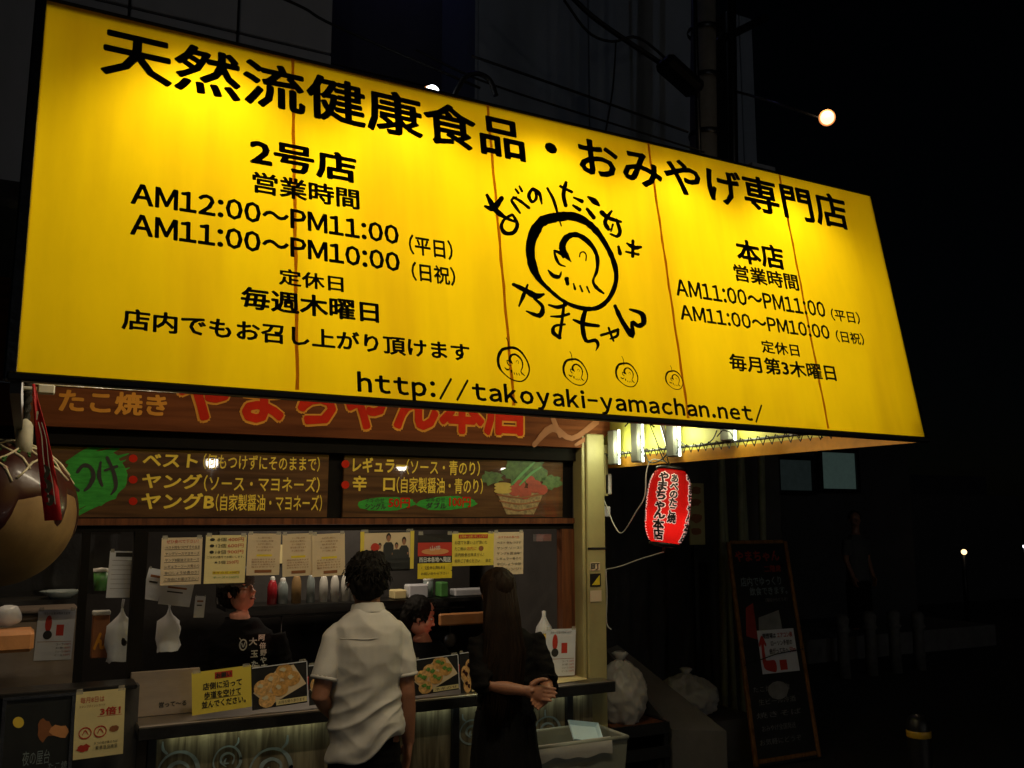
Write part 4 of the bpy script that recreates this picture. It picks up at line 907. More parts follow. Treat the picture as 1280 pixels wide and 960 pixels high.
s_.loft([Bm(.0, -.015, .885), Bm(.0, -.015, .93), Bm(0, -.012, 1.0), Bm(0, -.01, 1.1), Bm(0, -.005, 1.24), Bm(0, -.01, 1.37), Bm(0, -.005, 1.44), Bm(0, .0, 1.485), Bm(0, .005, 1.505)],
        [(.168, .13), (.165, .13), (.155, .125), (.148, .118), (.15, .12), (.152, .118), (.142, .1), (.1, .08), (.07, .065)], X1v, 28)
for sh_, el in ((RS, RE), (LS, LE)):
    e2 = sh_.lerp(el, .72); ctr = Bm(0, 0, 1.43); s_.loft([sh_.lerp(ctr, .55)+Vector((0, 0, .018)), sh_.lerp(ctr, .2)+Vector((0, 0, .008)), sh_+Vector((0, 0, -.02)), sh_.lerp(el, .35), sh_.lerp(el, .55), e2], [.03, .044, .052, .054, .056, .057], None, 18)
sh1 = remesh(s_, 'shirt', 'shirt_white', man, .007, shirt_hem, 3)
# diagonal hem: tail drops lower at left (moves verts of the lowest rings)
for v in sh1.data.vertices:
    z = v.co.z+GZ; x = v.co.x
    if z < 1.15 and abs(x) < .19:
        zb_ = .955+.42*x+.02*math.sin(x*30); v.co.z = zb_+(z-.885)*(1.15-zb_)/.265-GZ
cl = MB(); cl.loft([Bm(0, .0, 1.485), Bm(0, .008, 1.53)], [(.074, .072), (.064, .064)], X1v, 24, False); cl.loft([Bm(0, .008, 1.53), Bm(0, .0, 1.49)], [(.067, .067), (.079, .077)], X1v, 24, False)
cl.build('collar', 'shirt_white', man, True)
for sh_, el in ((RS, RE), (LS, LE)): MB().loft([sh_.lerp(el, .68), sh_.lerp(el, .735)], [.0575, .0585], None, 20).build('sleeve_cuff', 'shirt_white', man, True)
yk = MB(); yk.loft([Bm(x_/100, -.007-.112*math.sqrt(1-(x_/149)**2*1e0*(149/14.9)**2), 1.40) for x_ in range(-13, 14)], [.0018]*27, None, 5); yk.build('yoke_seam', 'shirt_white', man)
tr = MB(); tr.loft([Bm(0, -.01, .84), Bm(0, -.01, .93), Bm(0, -.01, 1.0)], [(.15, .11), (.148, .11), (.135, .1)], X1v, 24)
for sx in (-1, 1): tr.loft([Bm(sx*.07, -.005, .9), Bm(sx*.09, .005, .7), Bm(sx*.1, .01, .5), Bm(sx*.1, -.005, .3), Bm(sx*.1, -.01, .14)], [.082, .085, .072, .065, .06], None, 18)
remesh(tr, 'trousers', 'cloth_black', man, .009, fold(8, .006), 2)
hr = MB(); hr.ball(Th(0, -.02, .042), (.085, .098, .088), 24, 16); hr.ball(Th(0, -.058, -.01), (.076, .056, .07), 20, 12); strands(hr, Th, 200, (-.05, .1), seed=3, ln=.04, rad=.083)
remesh(hr, 'hair', 'hair', man, .005, lambda c, n: n*.01*noise.noise(Vector((c.x*60, c.y*60, c.z*25))), 1)
hs = MB(); r9 = random.Random(8)
for i in range(650):
    a = r9.uniform(0, 6.283); v_ = r9.uniform(-.75, 1); k = math.sqrt(max(0, 1-v_*v_)); d_ = Vector((k*math.cos(a), k*math.sin(a), v_)); p0 = Vector((d_.x*.084, d_.y*.096-.02, .042+d_.z*.086)); l_ = r9.uniform(.012, .03)
    if p0.y > .05 and p0.z < .06: continue
    q1 = p0+d_*l_*.45+Vector((r9.uniform(-.4, .4), r9.uniform(-.4, .4), -.35))*l_; q2 = q1+d_*l_*.15+Vector((r9.uniform(-.4, .4), r9.uniform(-.3, .3), -.7))*l_
    hs.loft([Th(*p0), Th(*q1), Th(*q2)], [.003, .0022, .0005], None, 4)
tag(hs.build('hair_strands', 'hair', man, True), kind='stuff')
for sx in (-1, 1): MB().loft([Bm(sx*.1, -.07, .12), Bm(sx*.105, .05, .125), Bm(sx*.11, .18, .115)], [(.045, .024), (.05, .03), (.042, .018)], X1v, 14).build('shoe', 'black_film', man, True)
# ---- customer 2: long-haired woman in black, hands behind back
wx, wy = 2.045, 3.97
wm = thing('person', 'long-haired woman in black seen from behind with hands clasped behind her back', 'person', (wx, wy, GZ))
Rw = rot(-.02); bw_ = Vector((wx, wy, 0))
def Bw(x, y, z): return bw_+Rw @ Vector((x, y, z))
XV = Rw @ Vector((1, 0, 0)); b = MB()
b.loft([Bw(0, 0, .88), Bw(0, 0, 1.02), Bw(0, 0, 1.15), Bw(0, 0, 1.27), Bw(0, 0, 1.35), Bw(0, 0, 1.385)], [(.12, .09), (.115, .085), (.12, .09), (.13, .085), (.11, .065), (.06, .05)], XV, 20)
b.loft([Bw(0, 0, 1.35), Bw(0, .01, 1.43), Bw(0, .02, 1.5)], [.05, .046, .048], None, 12)
Tw = headgeo(b, Bw(-.03, .03, 1.545), Rw @ rot(-.2), .93)
for sx in (-1, 1):
    b.loft([Bw(sx*.08, 0, .92), Bw(sx*.085, .01, .7), Bw(sx*.085, 0, .5), Bw(sx*.085, -.01, .33), Bw(sx*.085, -.01, .12)], [.06, .06, .05, .048, .034], None, 14)
    b.loft([Bw(sx*.085, -.04, .125), Bw(sx*.09, .06, .125), Bw(sx*.095, .15, .115)], [(.034, .026), (.04, .026), (.034, .016)], XV, 10)
LS, LE, LW = Bw(-.14, 0, 1.33), Bw(-.145, -.075, 1.145), Bw(.02, -.175, 1.12)
RS, RE, RW = Bw(.14, 0, 1.33), Bw(.178, -.065, 1.13), Bw(.135, -.17, 1.09)
b.loft([LS, LE.lerp(LS, .5), LE, LE.lerp(LW, .5), LW], [.042, .038, .033, .031, .022], None, 12)
b.loft([RS, RE.lerp(RS, .5), RE, RE.lerp(RW, .5), RW], [.042, .038, .033, .031, .022], None, 12)
hand(b, LW, (1, -.15, -.2), (.1, -1, .1), (.1, 0, 1), .35, .15)
hand(b, RW, (-.9, -.12, -.35), (0, -1, .25), (-.3, 0, 1), .6, .13)
remesh(b, 'body', 'skin', wm, .0045, None, 1)
tp = MB(); tp.loft([Bw(0, 0, .96), Bw(0, 0, 1.04), Bw(0, 0, 1.16), Bw(0, 0, 1.27), Bw(0, 0, 1.345), Bw(0, 0, 1.385)], [(.15, .12), (.132, .11), (.138, .11), (.145, .105), (.138, .09), (.07, .065)], XV, 26)
for a_, e_, w_ in ((LS, LE, LW), (RS, RE, RW)): tp.loft([a_+Vector((0, 0, .015)), a_.lerp(e_, .5), e_+Vector((0, .0, -.0)), e_.lerp(w_, .12)], [(.05, .05), (.06, .058), (.07, .06), (.07, .05)], None, 18)
remesh(tp, 'blouse', 'cloth_dark', wm, .008, fold(8, .009), 3)
sk = MB(); sk.loft([Bw(0, 0, .22), Bw(0, 0, .5), Bw(0, 0, .8), Bw(0, 0, .98), Bw(0, 0, 1.03)], [(.22, .19), (.19, .16), (.165, .14), (.145, .12), (.13, .11)], XV, 28)
remesh(sk, 'skirt', 'cloth_black', wm, .01, fold(7, .012, (2.2, 2.2, .3)), 2)
hr = MB(); hr.ball(Tw(0, -.022, .03), (.085, .098, .092), 22, 14); hr.ball(Tw(0, -.045, -.03), (.083, .07, .1), 22, 14)
hr.loft([Tw(0, -.04, .05), Tw(0, -.065, -.06), Tw(-.0, -.075, -.16), Tw(-.01, -.105, -.27), Tw(-.02, -.11, -.4), Tw(-.035, -.105, -.5), Tw(-.045, -.1, -.56)], [(.08, .06), (.088, .055), (.09, .045), (.09, .04), (.085, .035), (.065, .03), (.03, .015)], XV, 22)
r_ = random.Random(5); ws = MB()
for i in range(240):
    x = r_.uniform(-.88, .88); z0 = .02+r_.uniform(-.02, .06); L_ = r_.uniform(.3, .62); ox = x*.1; dy = -.075-.05*math.sqrt(1-x*x*.9); wv = r_.uniform(-.02, .02)
    ws.loft([Tw(ox*.75, dy*.9, z0), Tw(ox*1.02, dy-.012, -.12), Tw(ox*1.08+wv, dy-.047, -.28), Tw(ox*.97-.02+wv*1.5, dy-.047, -.12-L_*.7), Tw(ox*.72-.04+wv*2.5, dy-.03, -.12-L_*.95)], [.002, .003, .003, .0025, .0005], None, 4)
    hr.loft([Tw(ox*.75, dy*.75, z0), Tw(ox, dy, -.12), Tw(ox*1.05+wv, dy-.035, -.28), Tw(ox*.95-.02+wv*1.5, dy-.035, -.12-L_*.7), Tw(ox*.7-.04+wv*2, dy-.02, -.12-L_*.85)], [.006, .007, .007, .006, .001], None, 5)
remesh(hr, 'hair', 'hair_brown', wm, .0055, lambda c, n: n*.004*noise.noise(Vector((c.x*60, c.y*60, c.z*8))), 1)
tag(ws.build('hair_strands', 'hair_brown', wm, True), kind='stuff')
for sx in (-1, 1): MB().loft([Bw(sx*.085, -.06, .118), Bw(sx*.09, .05, .12), Bw(sx*.095, .17, .112)], [(.038, .02), (.044, .024), (.035, .014)], XV, 14).build('shoe', 'black_film', wm, True)
# ---- cooks behind the counter (facing the street)
def cook(label, pos, headc, yaw, pitch, shirt_m, emblem=True, seed=0, lean=(0, 0), skinm='skin_red', bandana=True):
    t = thing('person', label, 'person', (pos[0], pos[1], GZ)); hx, hy, hz = headc; nz_ = hz-.16
    b = MB(); R = rot(yaw, pitch); sd = Vector((1, 0, 0)); ps = Vector((pos[0], pos[1], 0)); sh = Vector((hx-lean[0], hy-lean[1], nz_-.045))
    hip = Vector((pos[0], pos[1], .9)); md = hip.lerp(sh, .55)
    b.loft([hip, md, sh-Vector((0, 0, .08)), sh, sh+Vector((0, 0, .04))], [(.15, .11), (.15, .105), (.17, .105), (.13, .08), (.06, .055)], sd, 18)
    b.loft([sh, Vector((hx, hy+.0, nz_+.05))], [.056, .052], None, 12)
    T = headgeo(b, headc, R)
    for sx in (-1, 1):
        b.loft([Vector((pos[0]+sx*.09, pos[1], .93)), Vector((pos[0]+sx*.1, pos[1], .5)), Vector((pos[0]+sx*.1, pos[1], .14))], [.09, .06, .045], None, 12)
        s1 = sh+Vector((sx*.18, 0, -.06)); e1 = s1+Vector((sx*.06, -.04, -.27)); w1 = e1+Vector((-sx*.05, -.2, -.02))
        b.loft([s1, s1.lerp(e1, .5), e1, e1.lerp(w1, .5), w1], [.05, .045, .037, .034, .026], None, 12); hand(b, w1, (-sx*.2, -1, -.2), (0, 0, -1), (-sx, 0, 0), .8)
    remesh(b, 'body', skinm, t, .006)
    face(T, R, 1., t)
    c = MB(); c.loft([hip-Vector((0, 0, .05)), md, sh-Vector((0, 0, .09)), sh-Vector((0, 0, .02)), sh+Vector((0, 0, .055))], [(.18, .13), (.175, .125), (.195, .13), (.16, .1), (.08, .07)], sd, 24)
    for sx in (-1, 1):
        s1 = sh+Vector((sx*.18, 0, -.06)); e1 = s1+Vector((sx*.06, -.04, -.27)); c.loft([s1+Vector((0, 0, .02)), s1.lerp(e1, .5), s1.lerp(e1, .8)], [.062, .066, .068], None, 16)
    remesh(c, 'shirt', shirt_m, t, .008, fold(7, .007), 3)
    q = MB()
    for sx in (-1, 1): q.loft([Vector((pos[0]+sx*.085, pos[1], .92)), Vector((pos[0]+sx*.1, pos[1], .5)), Vector((pos[0]+sx*.1, pos[1], .12))], [.1, .08, .06], None, 14)
    remesh(q, 'trousers', 'cloth_black', t, .01, None, 2)
    hr = MB(); hr.ball(T(0, -.028, .04), (.09, .098, .094), 22, 14); hr.ball(T(0, -.05, -.02), (.078, .05, .07), 16, 10); strands(hr, T, 120, (-.05, .08), seed=seed, ln=.04)
    # keep hair off the face
    R_i = R.transposed(); cc = Vector(headc)
    def hd(co, no):
        l = R_i @ (co-cc); return (R @ Vector((0, -(l.y-.045), 0)))*.9 if (l.y > .045 and l.z < .06) else no*.004*noise.noise(co*50)
    remesh(hr, 'hair', 'hair', t, .005, hd, 1)
    if bandana:
        bd = MB(); bd.ball(T(0, -.014, .062), (.102, .116, .082), 26, 14, R)
        bd.loft([T(-.02, -.115, .03), T(-.03, -.15, .0), T(-.03, -.155, -.05)], [(.03, .012), (.03, .01), (.015, .005)], R @ Vector((1, 0, 0)), 10)
        remesh(bd, 'bandana', 'bandana_cloth', t, .006, lambda c, n: n*.004*noise.noise(c*30), 1)
    return t, sh
ck, csh = cook('cook in black printed T-shirt and bandana looking up to the right', (1.03, 5.42), (1.085, 5.36, 1.49), math.pi+.75, .22, 'cloth_black', seed=2, lean=(-.03, .0))
ey = 5.36-.135
def K(px, py): q = onY(px, py, ey); return q
for s, px, py, h in (('阿', 327, 797, 8), ('倍', 328, 807, 8), ('野', 329, 816, 8), ('や', 329, 825, 8), ('ま', 330, 834, 8), ('大', 315, 803, 10), ('玉', 317, 818, 9), ('た', 318, 830, 8)):
    q = K(px-4, py+4); text(s, (q.x, ey, q.z), (1, 0, 0), (0, 0, 1), .04*h/9, .037*h/9, 'paint_white', ck, .03, name='shirt_print')
kk = K(304, 806); strokes([[(.018*math.cos(a), .027*math.sin(a), .007) for a in [i*.35 for i in range(19)]], [(-.008, .008, .006), (0, -.012, .006), (.008, .01, .006)], [(-.012, .024, .004), (-.02, .036, .004)]], lambda x, y, l: (kk.x+x, ey-l, kk.z+y), 'paint_white', ck, 'shirt_emblem')
cook('second cook with dark hair in profile bent over the griddle', (2.24, 5.62), (2.25, 5.55, 1.275), math.pi+1.25, -.3, 'cloth_black', seed=4, lean=(-.05, .0), bandana=False)
# ---- distant pedestrian
pq = Vector((9.85, 9.6, .0)); dq = onY(1068, 640, 9.6); pq.x = dq.x
pd = thing('person', 'dark pedestrian in a grey shirt standing across the street behind the pale posts', 'person', (pq.x, 9.6, .3))
b = MB(); X_ = pq.x; hz = dq.z-.11
b.loft([(X_, 9.6, .95), (X_, 9.6, 1.3), (X_, 9.6, hz-.3), (X_, 9.6, hz-.2)], [(.16, .11), (.16, .11), (.17, .1), (.07, .06)], (1, 0, 0), 14); b.loft([(X_, 9.6, hz-.24), (X_, 9.6, hz)], [.055, .055]); Tp = headgeo(b, (X_, 9.6, hz), rot(2.6))
for sx in (-1, 1):
    b.loft([(X_+sx*.09, 9.6, 1.0), (X_+sx*.1, 9.58, .6), (X_+sx*.1, 9.6, .33)], [.09, .065, .05]); b.loft([(X_+sx*.18, 9.6, hz-.29), (X_+sx*.22, 9.6, hz-.57), (X_+sx*.2, 9.5, hz-.8)], [.05, .04, .03]); hand(b, (X_+sx*.2, 9.5, hz-.8), (0, -.2, -1), (-sx, 0, 0), (0, -1, 0), .5)
remesh(b, 'body', 'skin', pd, .009)
c = MB(); c.loft([(X_, 9.6, .98), (X_, 9.6, 1.3), (X_, 9.6, hz-.31), (X_, 9.6, hz-.21)], [(.18, .13), (.18, .13), (.19, .12), (.08, .07)], (1, 0, 0), 16)
for sx in (-1, 1): c.loft([(X_+sx*.18, 9.6, hz-.28), (X_+sx*.215, 9.6, hz-.5)], [.064, .064])
remesh(c, 'shirt', 'concrete', pd, .011, fold(7, .006)); q_ = MB(); q_.loft([(X_, 9.6, .88), (X_, 9.6, 1.02)], [(.19, .14), (.17, .13)], (1, 0, 0), 16)
for sx in (-1, 1): q_.loft([(X_+sx*.09, 9.6, .98), (X_+sx*.105, 9.59, .62), (X_+sx*.11, 9.6, .35)], [.115, .1, .09], None, 14)
remesh(q_, 'trousers', 'cloth_black', pd, .012, fold(7, .006))
MB().ball(Tp(0, -.03, .04), (.09, .095, .095), 16, 10).build('hair', 'hair', pd, True)
stp = MB().bb(8.2, 13, 9.2, 10.6, 0, .3).build('raised_pavement', 'paving'); tag(stp, kind='structure')
# ================================================================== RED LANTERN
lp = onX(835, 633, 3.02); ln = thing('paper_lantern', 'glowing red paper lantern with black brush lettering outlined in white', 'lantern', lp)
LRAD, LH = .113, .385
tilt = Matrix.Rotation(.12, 3, 'Y') @ Matrix.Rotation(.03, 3, 'X')
prof = []; nn = 56
for j in range(nn+1):
    z = -1+2*j/nn; r = LRAD*(1-abs(z)**3.6*.34) if abs(z) < .999 else LRAD*.62
    r *= 1+.05*math.cos(j*math.pi); prof.append((r, z*LH/2))
def Lr(z): zz = min(1, abs(z)/(LH/2)); return LRAD*(1-zz**3.6*.34)
MB().lathe(lp, prof, 48, tilt).build('paper_shell', 'lantern_red', ln, True)
for z in (-1, 1): MB().lathe(lp+tilt @ Vector((0, 0, z*LH/2)), [(.02 if z > 0 else .07, 0), (.083, 0), (.083, z*.012), (.05, z*.02)], 28, tilt).build('end_ring', 'black_metal', ln, True)
MB().tube([lp+tilt @ Vector((0, 0, LH/2)), lp+Vector((.0, 0, LH/2+.07))], .004).build('hanger', 'chrome', ln)
MB().tube([lp+tilt @ Vector((0, 0, -LH/2)), lp+tilt @ Vector((.0, 0, -LH/2-.04))], .008).build('bottom_peg', 'cable', ln)
view = math.atan2(-lp.y, -lp.x)
def lantern_text(s, ang, z, w_, h_, m, bold, r_off):
    vs, fs = glyph_raw(s); V = []; F = []
    for i in range(10):
        b0 = len(V); dx, dy = bold*math.cos(.628*i), bold*math.sin(.628*i); F += [tuple(q+b0 for q in f) for f in fs]
        for a, b_ in vs:
            x = (a+dx-.5)*w_; zz = z+(b_+dy-.38)*h_; R_ = Lr(zz)*1.02+r_off+i*4e-5; th = view+ang+x/LRAD; V.append(lp+tilt @ Vector((R_*math.cos(th), R_*math.sin(th), zz)))
    return MB().add(V, F).build('brush_lettering', m, ln)
def lantern_panel(ang, z0, z1, w_, m, off, seed=0):
    r = random.Random(seed); L, Rr = [], []; n = 14; vs = []; fs = []
    for j in range(n+1):
        zz = z0+(z1-z0)*j/n
        for k in range(5):
            x = w_*(k/4-.5)*(1+.12*r.uniform(-1, 1) if k in (0, 4) else 1); R_ = Lr(zz)*1.02+off; th = view+ang+x/LRAD; vs.append(lp+tilt @ Vector((R_*math.cos(th), R_*math.sin(th), zz)))
    for j in range(n):
        for k in range(4): a = j*5+k; fs.append((a, a+1, a+6, a+5))
    MB().add(vs, fs).build('white_patch', m, ln)
def column(txt, ang, ztop, hch, wch):
    for i, ch in enumerate(txt):
        z = ztop-hch*(i+.5); k = .78 if ch in 'ゃ' else 1; lantern_text(ch, ang, z, wch, hch*1.12, 'lantern_white', .13, .0015); lantern_text(ch, ang, z, wch, hch*1.12, 'black_film', .05, .0035)
for k in range(3):
    A = (-.35, 1.25, -1.95)[k]
    column('やまちゃん', A, .172, .049, .064); column('本店', A-.02, -.078, .05, .062); column('あべのたこ焼', A+.56, .165, .042, .044)
light('lantern_glow', 'POINT', lp+Vector((0, 0, -.09)), .62, (1, .75, .6), ln, .03)
light('lantern_glow', 'POINT', lp+Vector((0, 0, .08)), .12, (1, .75, .6), ln, .03)
# cables around lantern
def cable(label, pts, r=.004, m='cable_white', Y=None, sub=True):
    P = [Vector(p) for p in pts]; out = []
    for i in range(len(P)-1):
        p0 = P[max(i-1, 0)]; p1 = P[i]; p2 = P[i+1]; p3 = P[min(i+2, len(P)-1)]
        for k in range(5):
            t = k/5; out.append(.5*((2*p1)+(p2-p0)*t+(2*p0-5*p1+4*p2-p3)*t*t+(3*p1-p0-3*p2+p3)*t**3))
    out.append(P[-1]); o = MB().tube(out, r, 7).build('cable', m, None, True); return tag(o, label, 'cable')
cable('white lantern cable dropping from the lacing and looping to the cream post', [onX(832, 577, 3.02), onX(815, 575, 3.02), onX(808, 590, 3.0), onX(806, 620, 3.0), onX(795, 640, 2.99), onX(778, 666, 2.99), onX(768, 657, 2.99), onX(761, 640, 3.0), onX(750, 612, 3.0)], .0035)
cable('white tie cord from the lantern bottom to the cream post', [lp+tilt @ Vector((0, 0, -.24)), onX(800, 699, 3.01), onX(775, 708, 3.0), onX(756, 712, 3.0), onX(750, 712, 2.99)], .0035)
cable('white cord hanging down the side of the cream post', [(2.995, 4.55, onX(756, 712, 2.99).z), (3.0, 4.55, 1.45), (2.995, 4.55, 1.3), (3.02, 4.54, 1.26)], .0035)
cable('dark wires looping between the awning lamp fixtures', [onX(797, 532, 3.0), onX(803, 555, 3.0), onX(811, 577, 3.0), onX(826, 575, 3.0), onX(838, 562, 3.0)], .004, 'cable')
cable('dark wire sagging under the rightmost awning fixtures', [onX(845, 548, 3.0), onX(858, 557, 3.0), onX(875, 558, 3.0), onX(890, 550, 3.0), onX(896, 538, 3.0)], .003, 'cable')
cable('dark wire hanging from the awning to the lantern hook', [onX(812, 530, 3.0), onX(820, 550, 3.0), onX(828, 572, 3.0), onX(835, 580, 3.0)], .003, 'cable')
jb = thing('junction_box', 'small white switch box fixed to the cream post', 'switch box', (3.03, 4.54, 2.0)); q = onX(756, 616, 3.03)
MB().bev((3.02, 4.57, 2.09), (.05, .05, .12), .005).build('box_body', 'white_plastic', jb); MB().bev((3.015, 4.57, 1.93), (.04, .04, .06), .004).build('socket', 'paper_white', jb)
# ================================================================== TAKOYAKI ORNAMENT
oc = onY(-4, 643, 3.55); orr = .243
orn = thing('takoyaki_ornament', 'giant hanging takoyaki ball ornament with brown sauce, mayonnaise lines and a toothpick', 'ornament', oc)
b = MB(); b.ball(oc, (orr, orr, orr*.98), 48, 32); b.build('ball', 'ball_yellow', orn, True)
vs = []; fs = []; n = 96; rows = 22
def th_edge(a): return 1.38+.08*math.sin(a*3+.4)
for j in range(rows+1):
    for k in range(n):
        a = 2*math.pi*k/n; t = .02+(th_edge(a)+.42*max(0, math.sin(a*8+1.2))**.7*(1.1+.3*math.cos(a*3+.6))-.02)*j/rows; R_ = orr*(1.022 if j < rows-1 else (1.014 if j < rows else .99))
        vs.append(oc+Vector((R_*math.sin(t)*math.cos(a), R_*math.sin(t)*math.sin(a), R_*math.cos(t))))
for j in range(rows):
    for k in range(n): k2 = (k+1) % n; fs.append((j*n+k, (j+1)*n+k, (j+1)*n+k2, j*n+k2))
MB().add(vs, fs).build('sauce', 'ball_sauce', orn, True)
def sph(az, th, k=1.03): return oc+Vector((math.sin(th)*math.cos(az), math.sin(th)*math.sin(az), math.cos(th)))*orr*k
my_ = MB()
for i in range(7):
    off = -.75+i*.25
    for d in (0, 1):
        P = []
        for k in range(15):
            x = -.92+1.84*k/14; y = off+.05*math.sin(k*1.1); u_, v_ = (x, y) if d == 0 else (y, x)
            c_, s__ = math.cos(.7), math.sin(.7); a_, b_ = u_*c_-v_*s__, u_*s__+v_*c_
            if a_*a_+b_*b_ < .84: P.append(oc+Vector((a_, b_, math.sqrt(max(0, 1-a_*a_-b_*b_))))*orr*1.03)
        if len(P) > 2: my_.tube(P, .0042, 6)
my_.build('mayonnaise_lines', 'ball_mayo', orn, True)
gf = MB(); pf = MB(); r = random.Random(2)
for i in range(150):
    az = r.uniform(0, 6.28); th = r.uniform(.05, .95); q = sph(az, th, 1.03); nrm = (q-oc).normalized(); R_ = nrm.to_track_quat('Z', 'Y').to_matrix() @ Matrix.Rotation(r.uniform(0, 3), 3, 'Z'); s__ = r.uniform(.006, .014)
    (gf if i % 3 else pf).box(q, (s__, s__*.8, .004), R_)
tag(gf.build('seaweed_flakes', 'ball_green', orn), kind='stuff'); tag(pf.build('bonito_flakes', 'ball_pink', orn), kind='stuff')
tq = oc+Vector((.065, -.1, .19)); MB().loft([tq, tq+Vector((0, 0, .05)), tq+Vector((0, 0, .1)), tq+Vector((0, 0, .115)), tq+Vector((0, 0, .125))], [.026, .026, .024, .017, .004], None, 16).build('toothpick', 'stick_cream', orn, True)
rp = MB(); top = Vector((onY(38, 470, 3.45).x, 3.45, 2.45)); bt_ = oc+Vector((.06, -.02, orr*.97))
for ph in (0, math.pi): rp.tube([bt_.lerp(top, k/40)+Vector((math.cos(k*.8+ph), math.sin(k*.8+ph), 0))*.008 for k in range(41)], .009, 7)
rp.build('hanging_rope', 'rope', orn, True)
# red ribbon banner
rb = thing('red_ribbon', 'narrow red cloth banner with black and white brush print hanging over the ornament', 'banner', onY(60, 565, 3.1))
ed = [((41, 480), (44, 480)), ((41, 500), (48, 500)), ((43, 530), (57, 532)), ((47, 570), (66, 572)), ((51, 610), (73, 612)), ((56, 651), (77, 650))]
vs = []; fs = []
for i, (a, c) in enumerate(ed):
    yy = 3.22-.02*math.sin(i*1.3)
    for f in (0, .25, .5, .75, 1): px = a[0]+(c[0]-a[0])*f; py = a[1]+(c[1]-a[1])*f; vs.append(onY(px, py, yy-.012*math.sin(f*5+i)))
for i in range(len(ed)-1):
    for k in range(4): a = i*5+k; fs.append((a, a+1, a+6, a+5))
rbo = MB().add(vs, fs).build('cloth', 'ribbon_red', rb, True)
md_ = rbo.modifiers.new('solid', 'SOLIDIFY'); md_.thickness = .002
F31 = FN(3.185)
strokes([[(56, 582, 3), (60, 588, 6), (57, 596, 5)], [(57, 600, 4), (62, 606, 6), (60, 614, 5), (57, 612, 3)], [(60, 620, 4), (65, 622, 6), (63, 630, 5), (59, 629, 3)]], F31, 'ink', rb, 'brush_print')
strokes([[(48, 528, 1.2), (52, 545, 1.2), (54, 570, 1.2), (58, 600, 1.2), (62, 632, 1.2)], [(52, 528, 1), (58, 550, 1), (61, 580, 1), (66, 605, 1), (69, 630, 1)], [(47, 515, 2.5), (46, 524, 1.5)]], FN(3.188), 'paint_white', rb, 'white_outline')
q = onY(58, 487, 3.3); o = MB().bev(q, (.05, .03, .03), .004).bev(q+Vector((-.045, 0, .0)), (.06, .02, .012), .003).build('clamp_bracket', 'white_plastic', None, loc=q); tag(o, 'white metal clamp holding the red cloth banner under the sign', 'clamp')
# ================================================================== bin, bags, ramp, A-board
bn = thing('waste_bin', 'grey-green plastic bin with a loose liner in front of the counter', 'bin', (2.55, 4.15, .1))
bx0, bx1, by0, by1, bz = 2.22, 2.79, 4.06, 4.38, .79
def shellbox(x0, x1, y0, y1, z0, z1, t, tp=.03):
    m = MB(); o = [(x0+tp, y0+tp), (x1-tp, y0+tp), (x1-tp, y1-tp), (x0+tp, y1-tp)]; O = [(x0, y0), (x1, y0), (x1, y1), (x0, y1)]; I = [(x0+t, y0+t), (x1-t, y0+t), (x1-t, y1-t), (x0+t, y1-t)]; J = [(x0+tp+t, y0+tp+t), (x1-tp-t, y0+tp+t), (x1-tp-t, y1-tp-t), (x0+tp+t, y1-tp-t)]
    vs = [(*p, z0) for p in o]+[(*p, z1) for p in O]+[(*p, z1) for p in I]+[(*p, z0+t) for p in J]; fs = [(3, 2, 1, 0), (12, 13, 14, 15)]
    for k in range(4): k2 = (k+1) % 4; fs += [(k, k2, 4+k2, 4+k), (4+k, 4+k2, 8+k2, 8+k), (8+k, 8+k2, 12+k2, 12+k)]
    return m.add(vs, fs)
shellbox(bx0, bx1, by0, by1, .1, bz, .012, .05).build('bin_body', 'bin_plastic', bn)
rm = MB()
for a, b_ in (((bx0, by0), (bx1, by0)), ((bx1, by0), (bx1, by1)), ((bx1, by1), (bx0, by1)), ((bx0, by1), (bx0, by0))): rm.tube([(a[0], a[1], bz), (b_[0], b_[1], bz)], .012, 8)
rm.build('rim', 'bin_plastic', bn, True)
lv = MB(); vs = []; fs = []; n = 40
for j, (dz, o_) in enumerate(((.015, .004), (.0, -.012), (-.035, -.016), (-.06, -.014))):
    for k in range(n+1): x = bx0+(bx1-bx0)*.82*k/n; vs.append((x, by0+o_, bz+dz+(.008*noise.noise(Vector((k*.12, j, 3))) if j > 1 else 0)-(j == 3)*.012*noise.noise(Vector((k*.13, 7, 1)))))
for j in range(3):
    for k in range(n): a = j*(n+1)+k; fs.append((a, a+1, a+n+2, a+n+1))
MB().add(vs, fs).build('liner_bag', 'bag_plastic', bn, True)
ft = thing('foam_tray', 'pale blue foam food tray propped in the corner of the bin', 'tray', (2.66, 4.2, .8))
Rt = Matrix.Rotation(-.25, 3, 'Z') @ Matrix.Rotation(math.radians(38), 3, 'X') @ Matrix.Rotation(.2, 3, 'Y'); q = onY(731, 917, 4.18)
mb = MB(); w2, h2 = .085, .06
O = [(-w2, -h2), (w2, -h2), (w2, h2), (-w2, h2)]; I = [(a*.85, b_*.8) for a, b_ in O]; vs = [Vector((*p, .022)) for p in O]+[Vector((*p, 0)) for p in I]+[Vector((a*1.02, b_*1.02, .014)) for a, b_ in O]+[Vector((a, b_, -.005)) for a, b_ in I]
fs = [(4, 5, 6, 7), (15, 14, 13, 12)]
for k in range(4): k2 = (k+1) % 4; fs += [(k, k2, 4+k2, 4+k), (8+k, 8+k2, k2, k), (12+k, 12+k2, 8+k2, 8+k)]
ft.location = q; WL[ft.name] = Vector(q); mb.add([q+Rt @ v for v in vs], fs).build('tray_body', 'foam', ft)
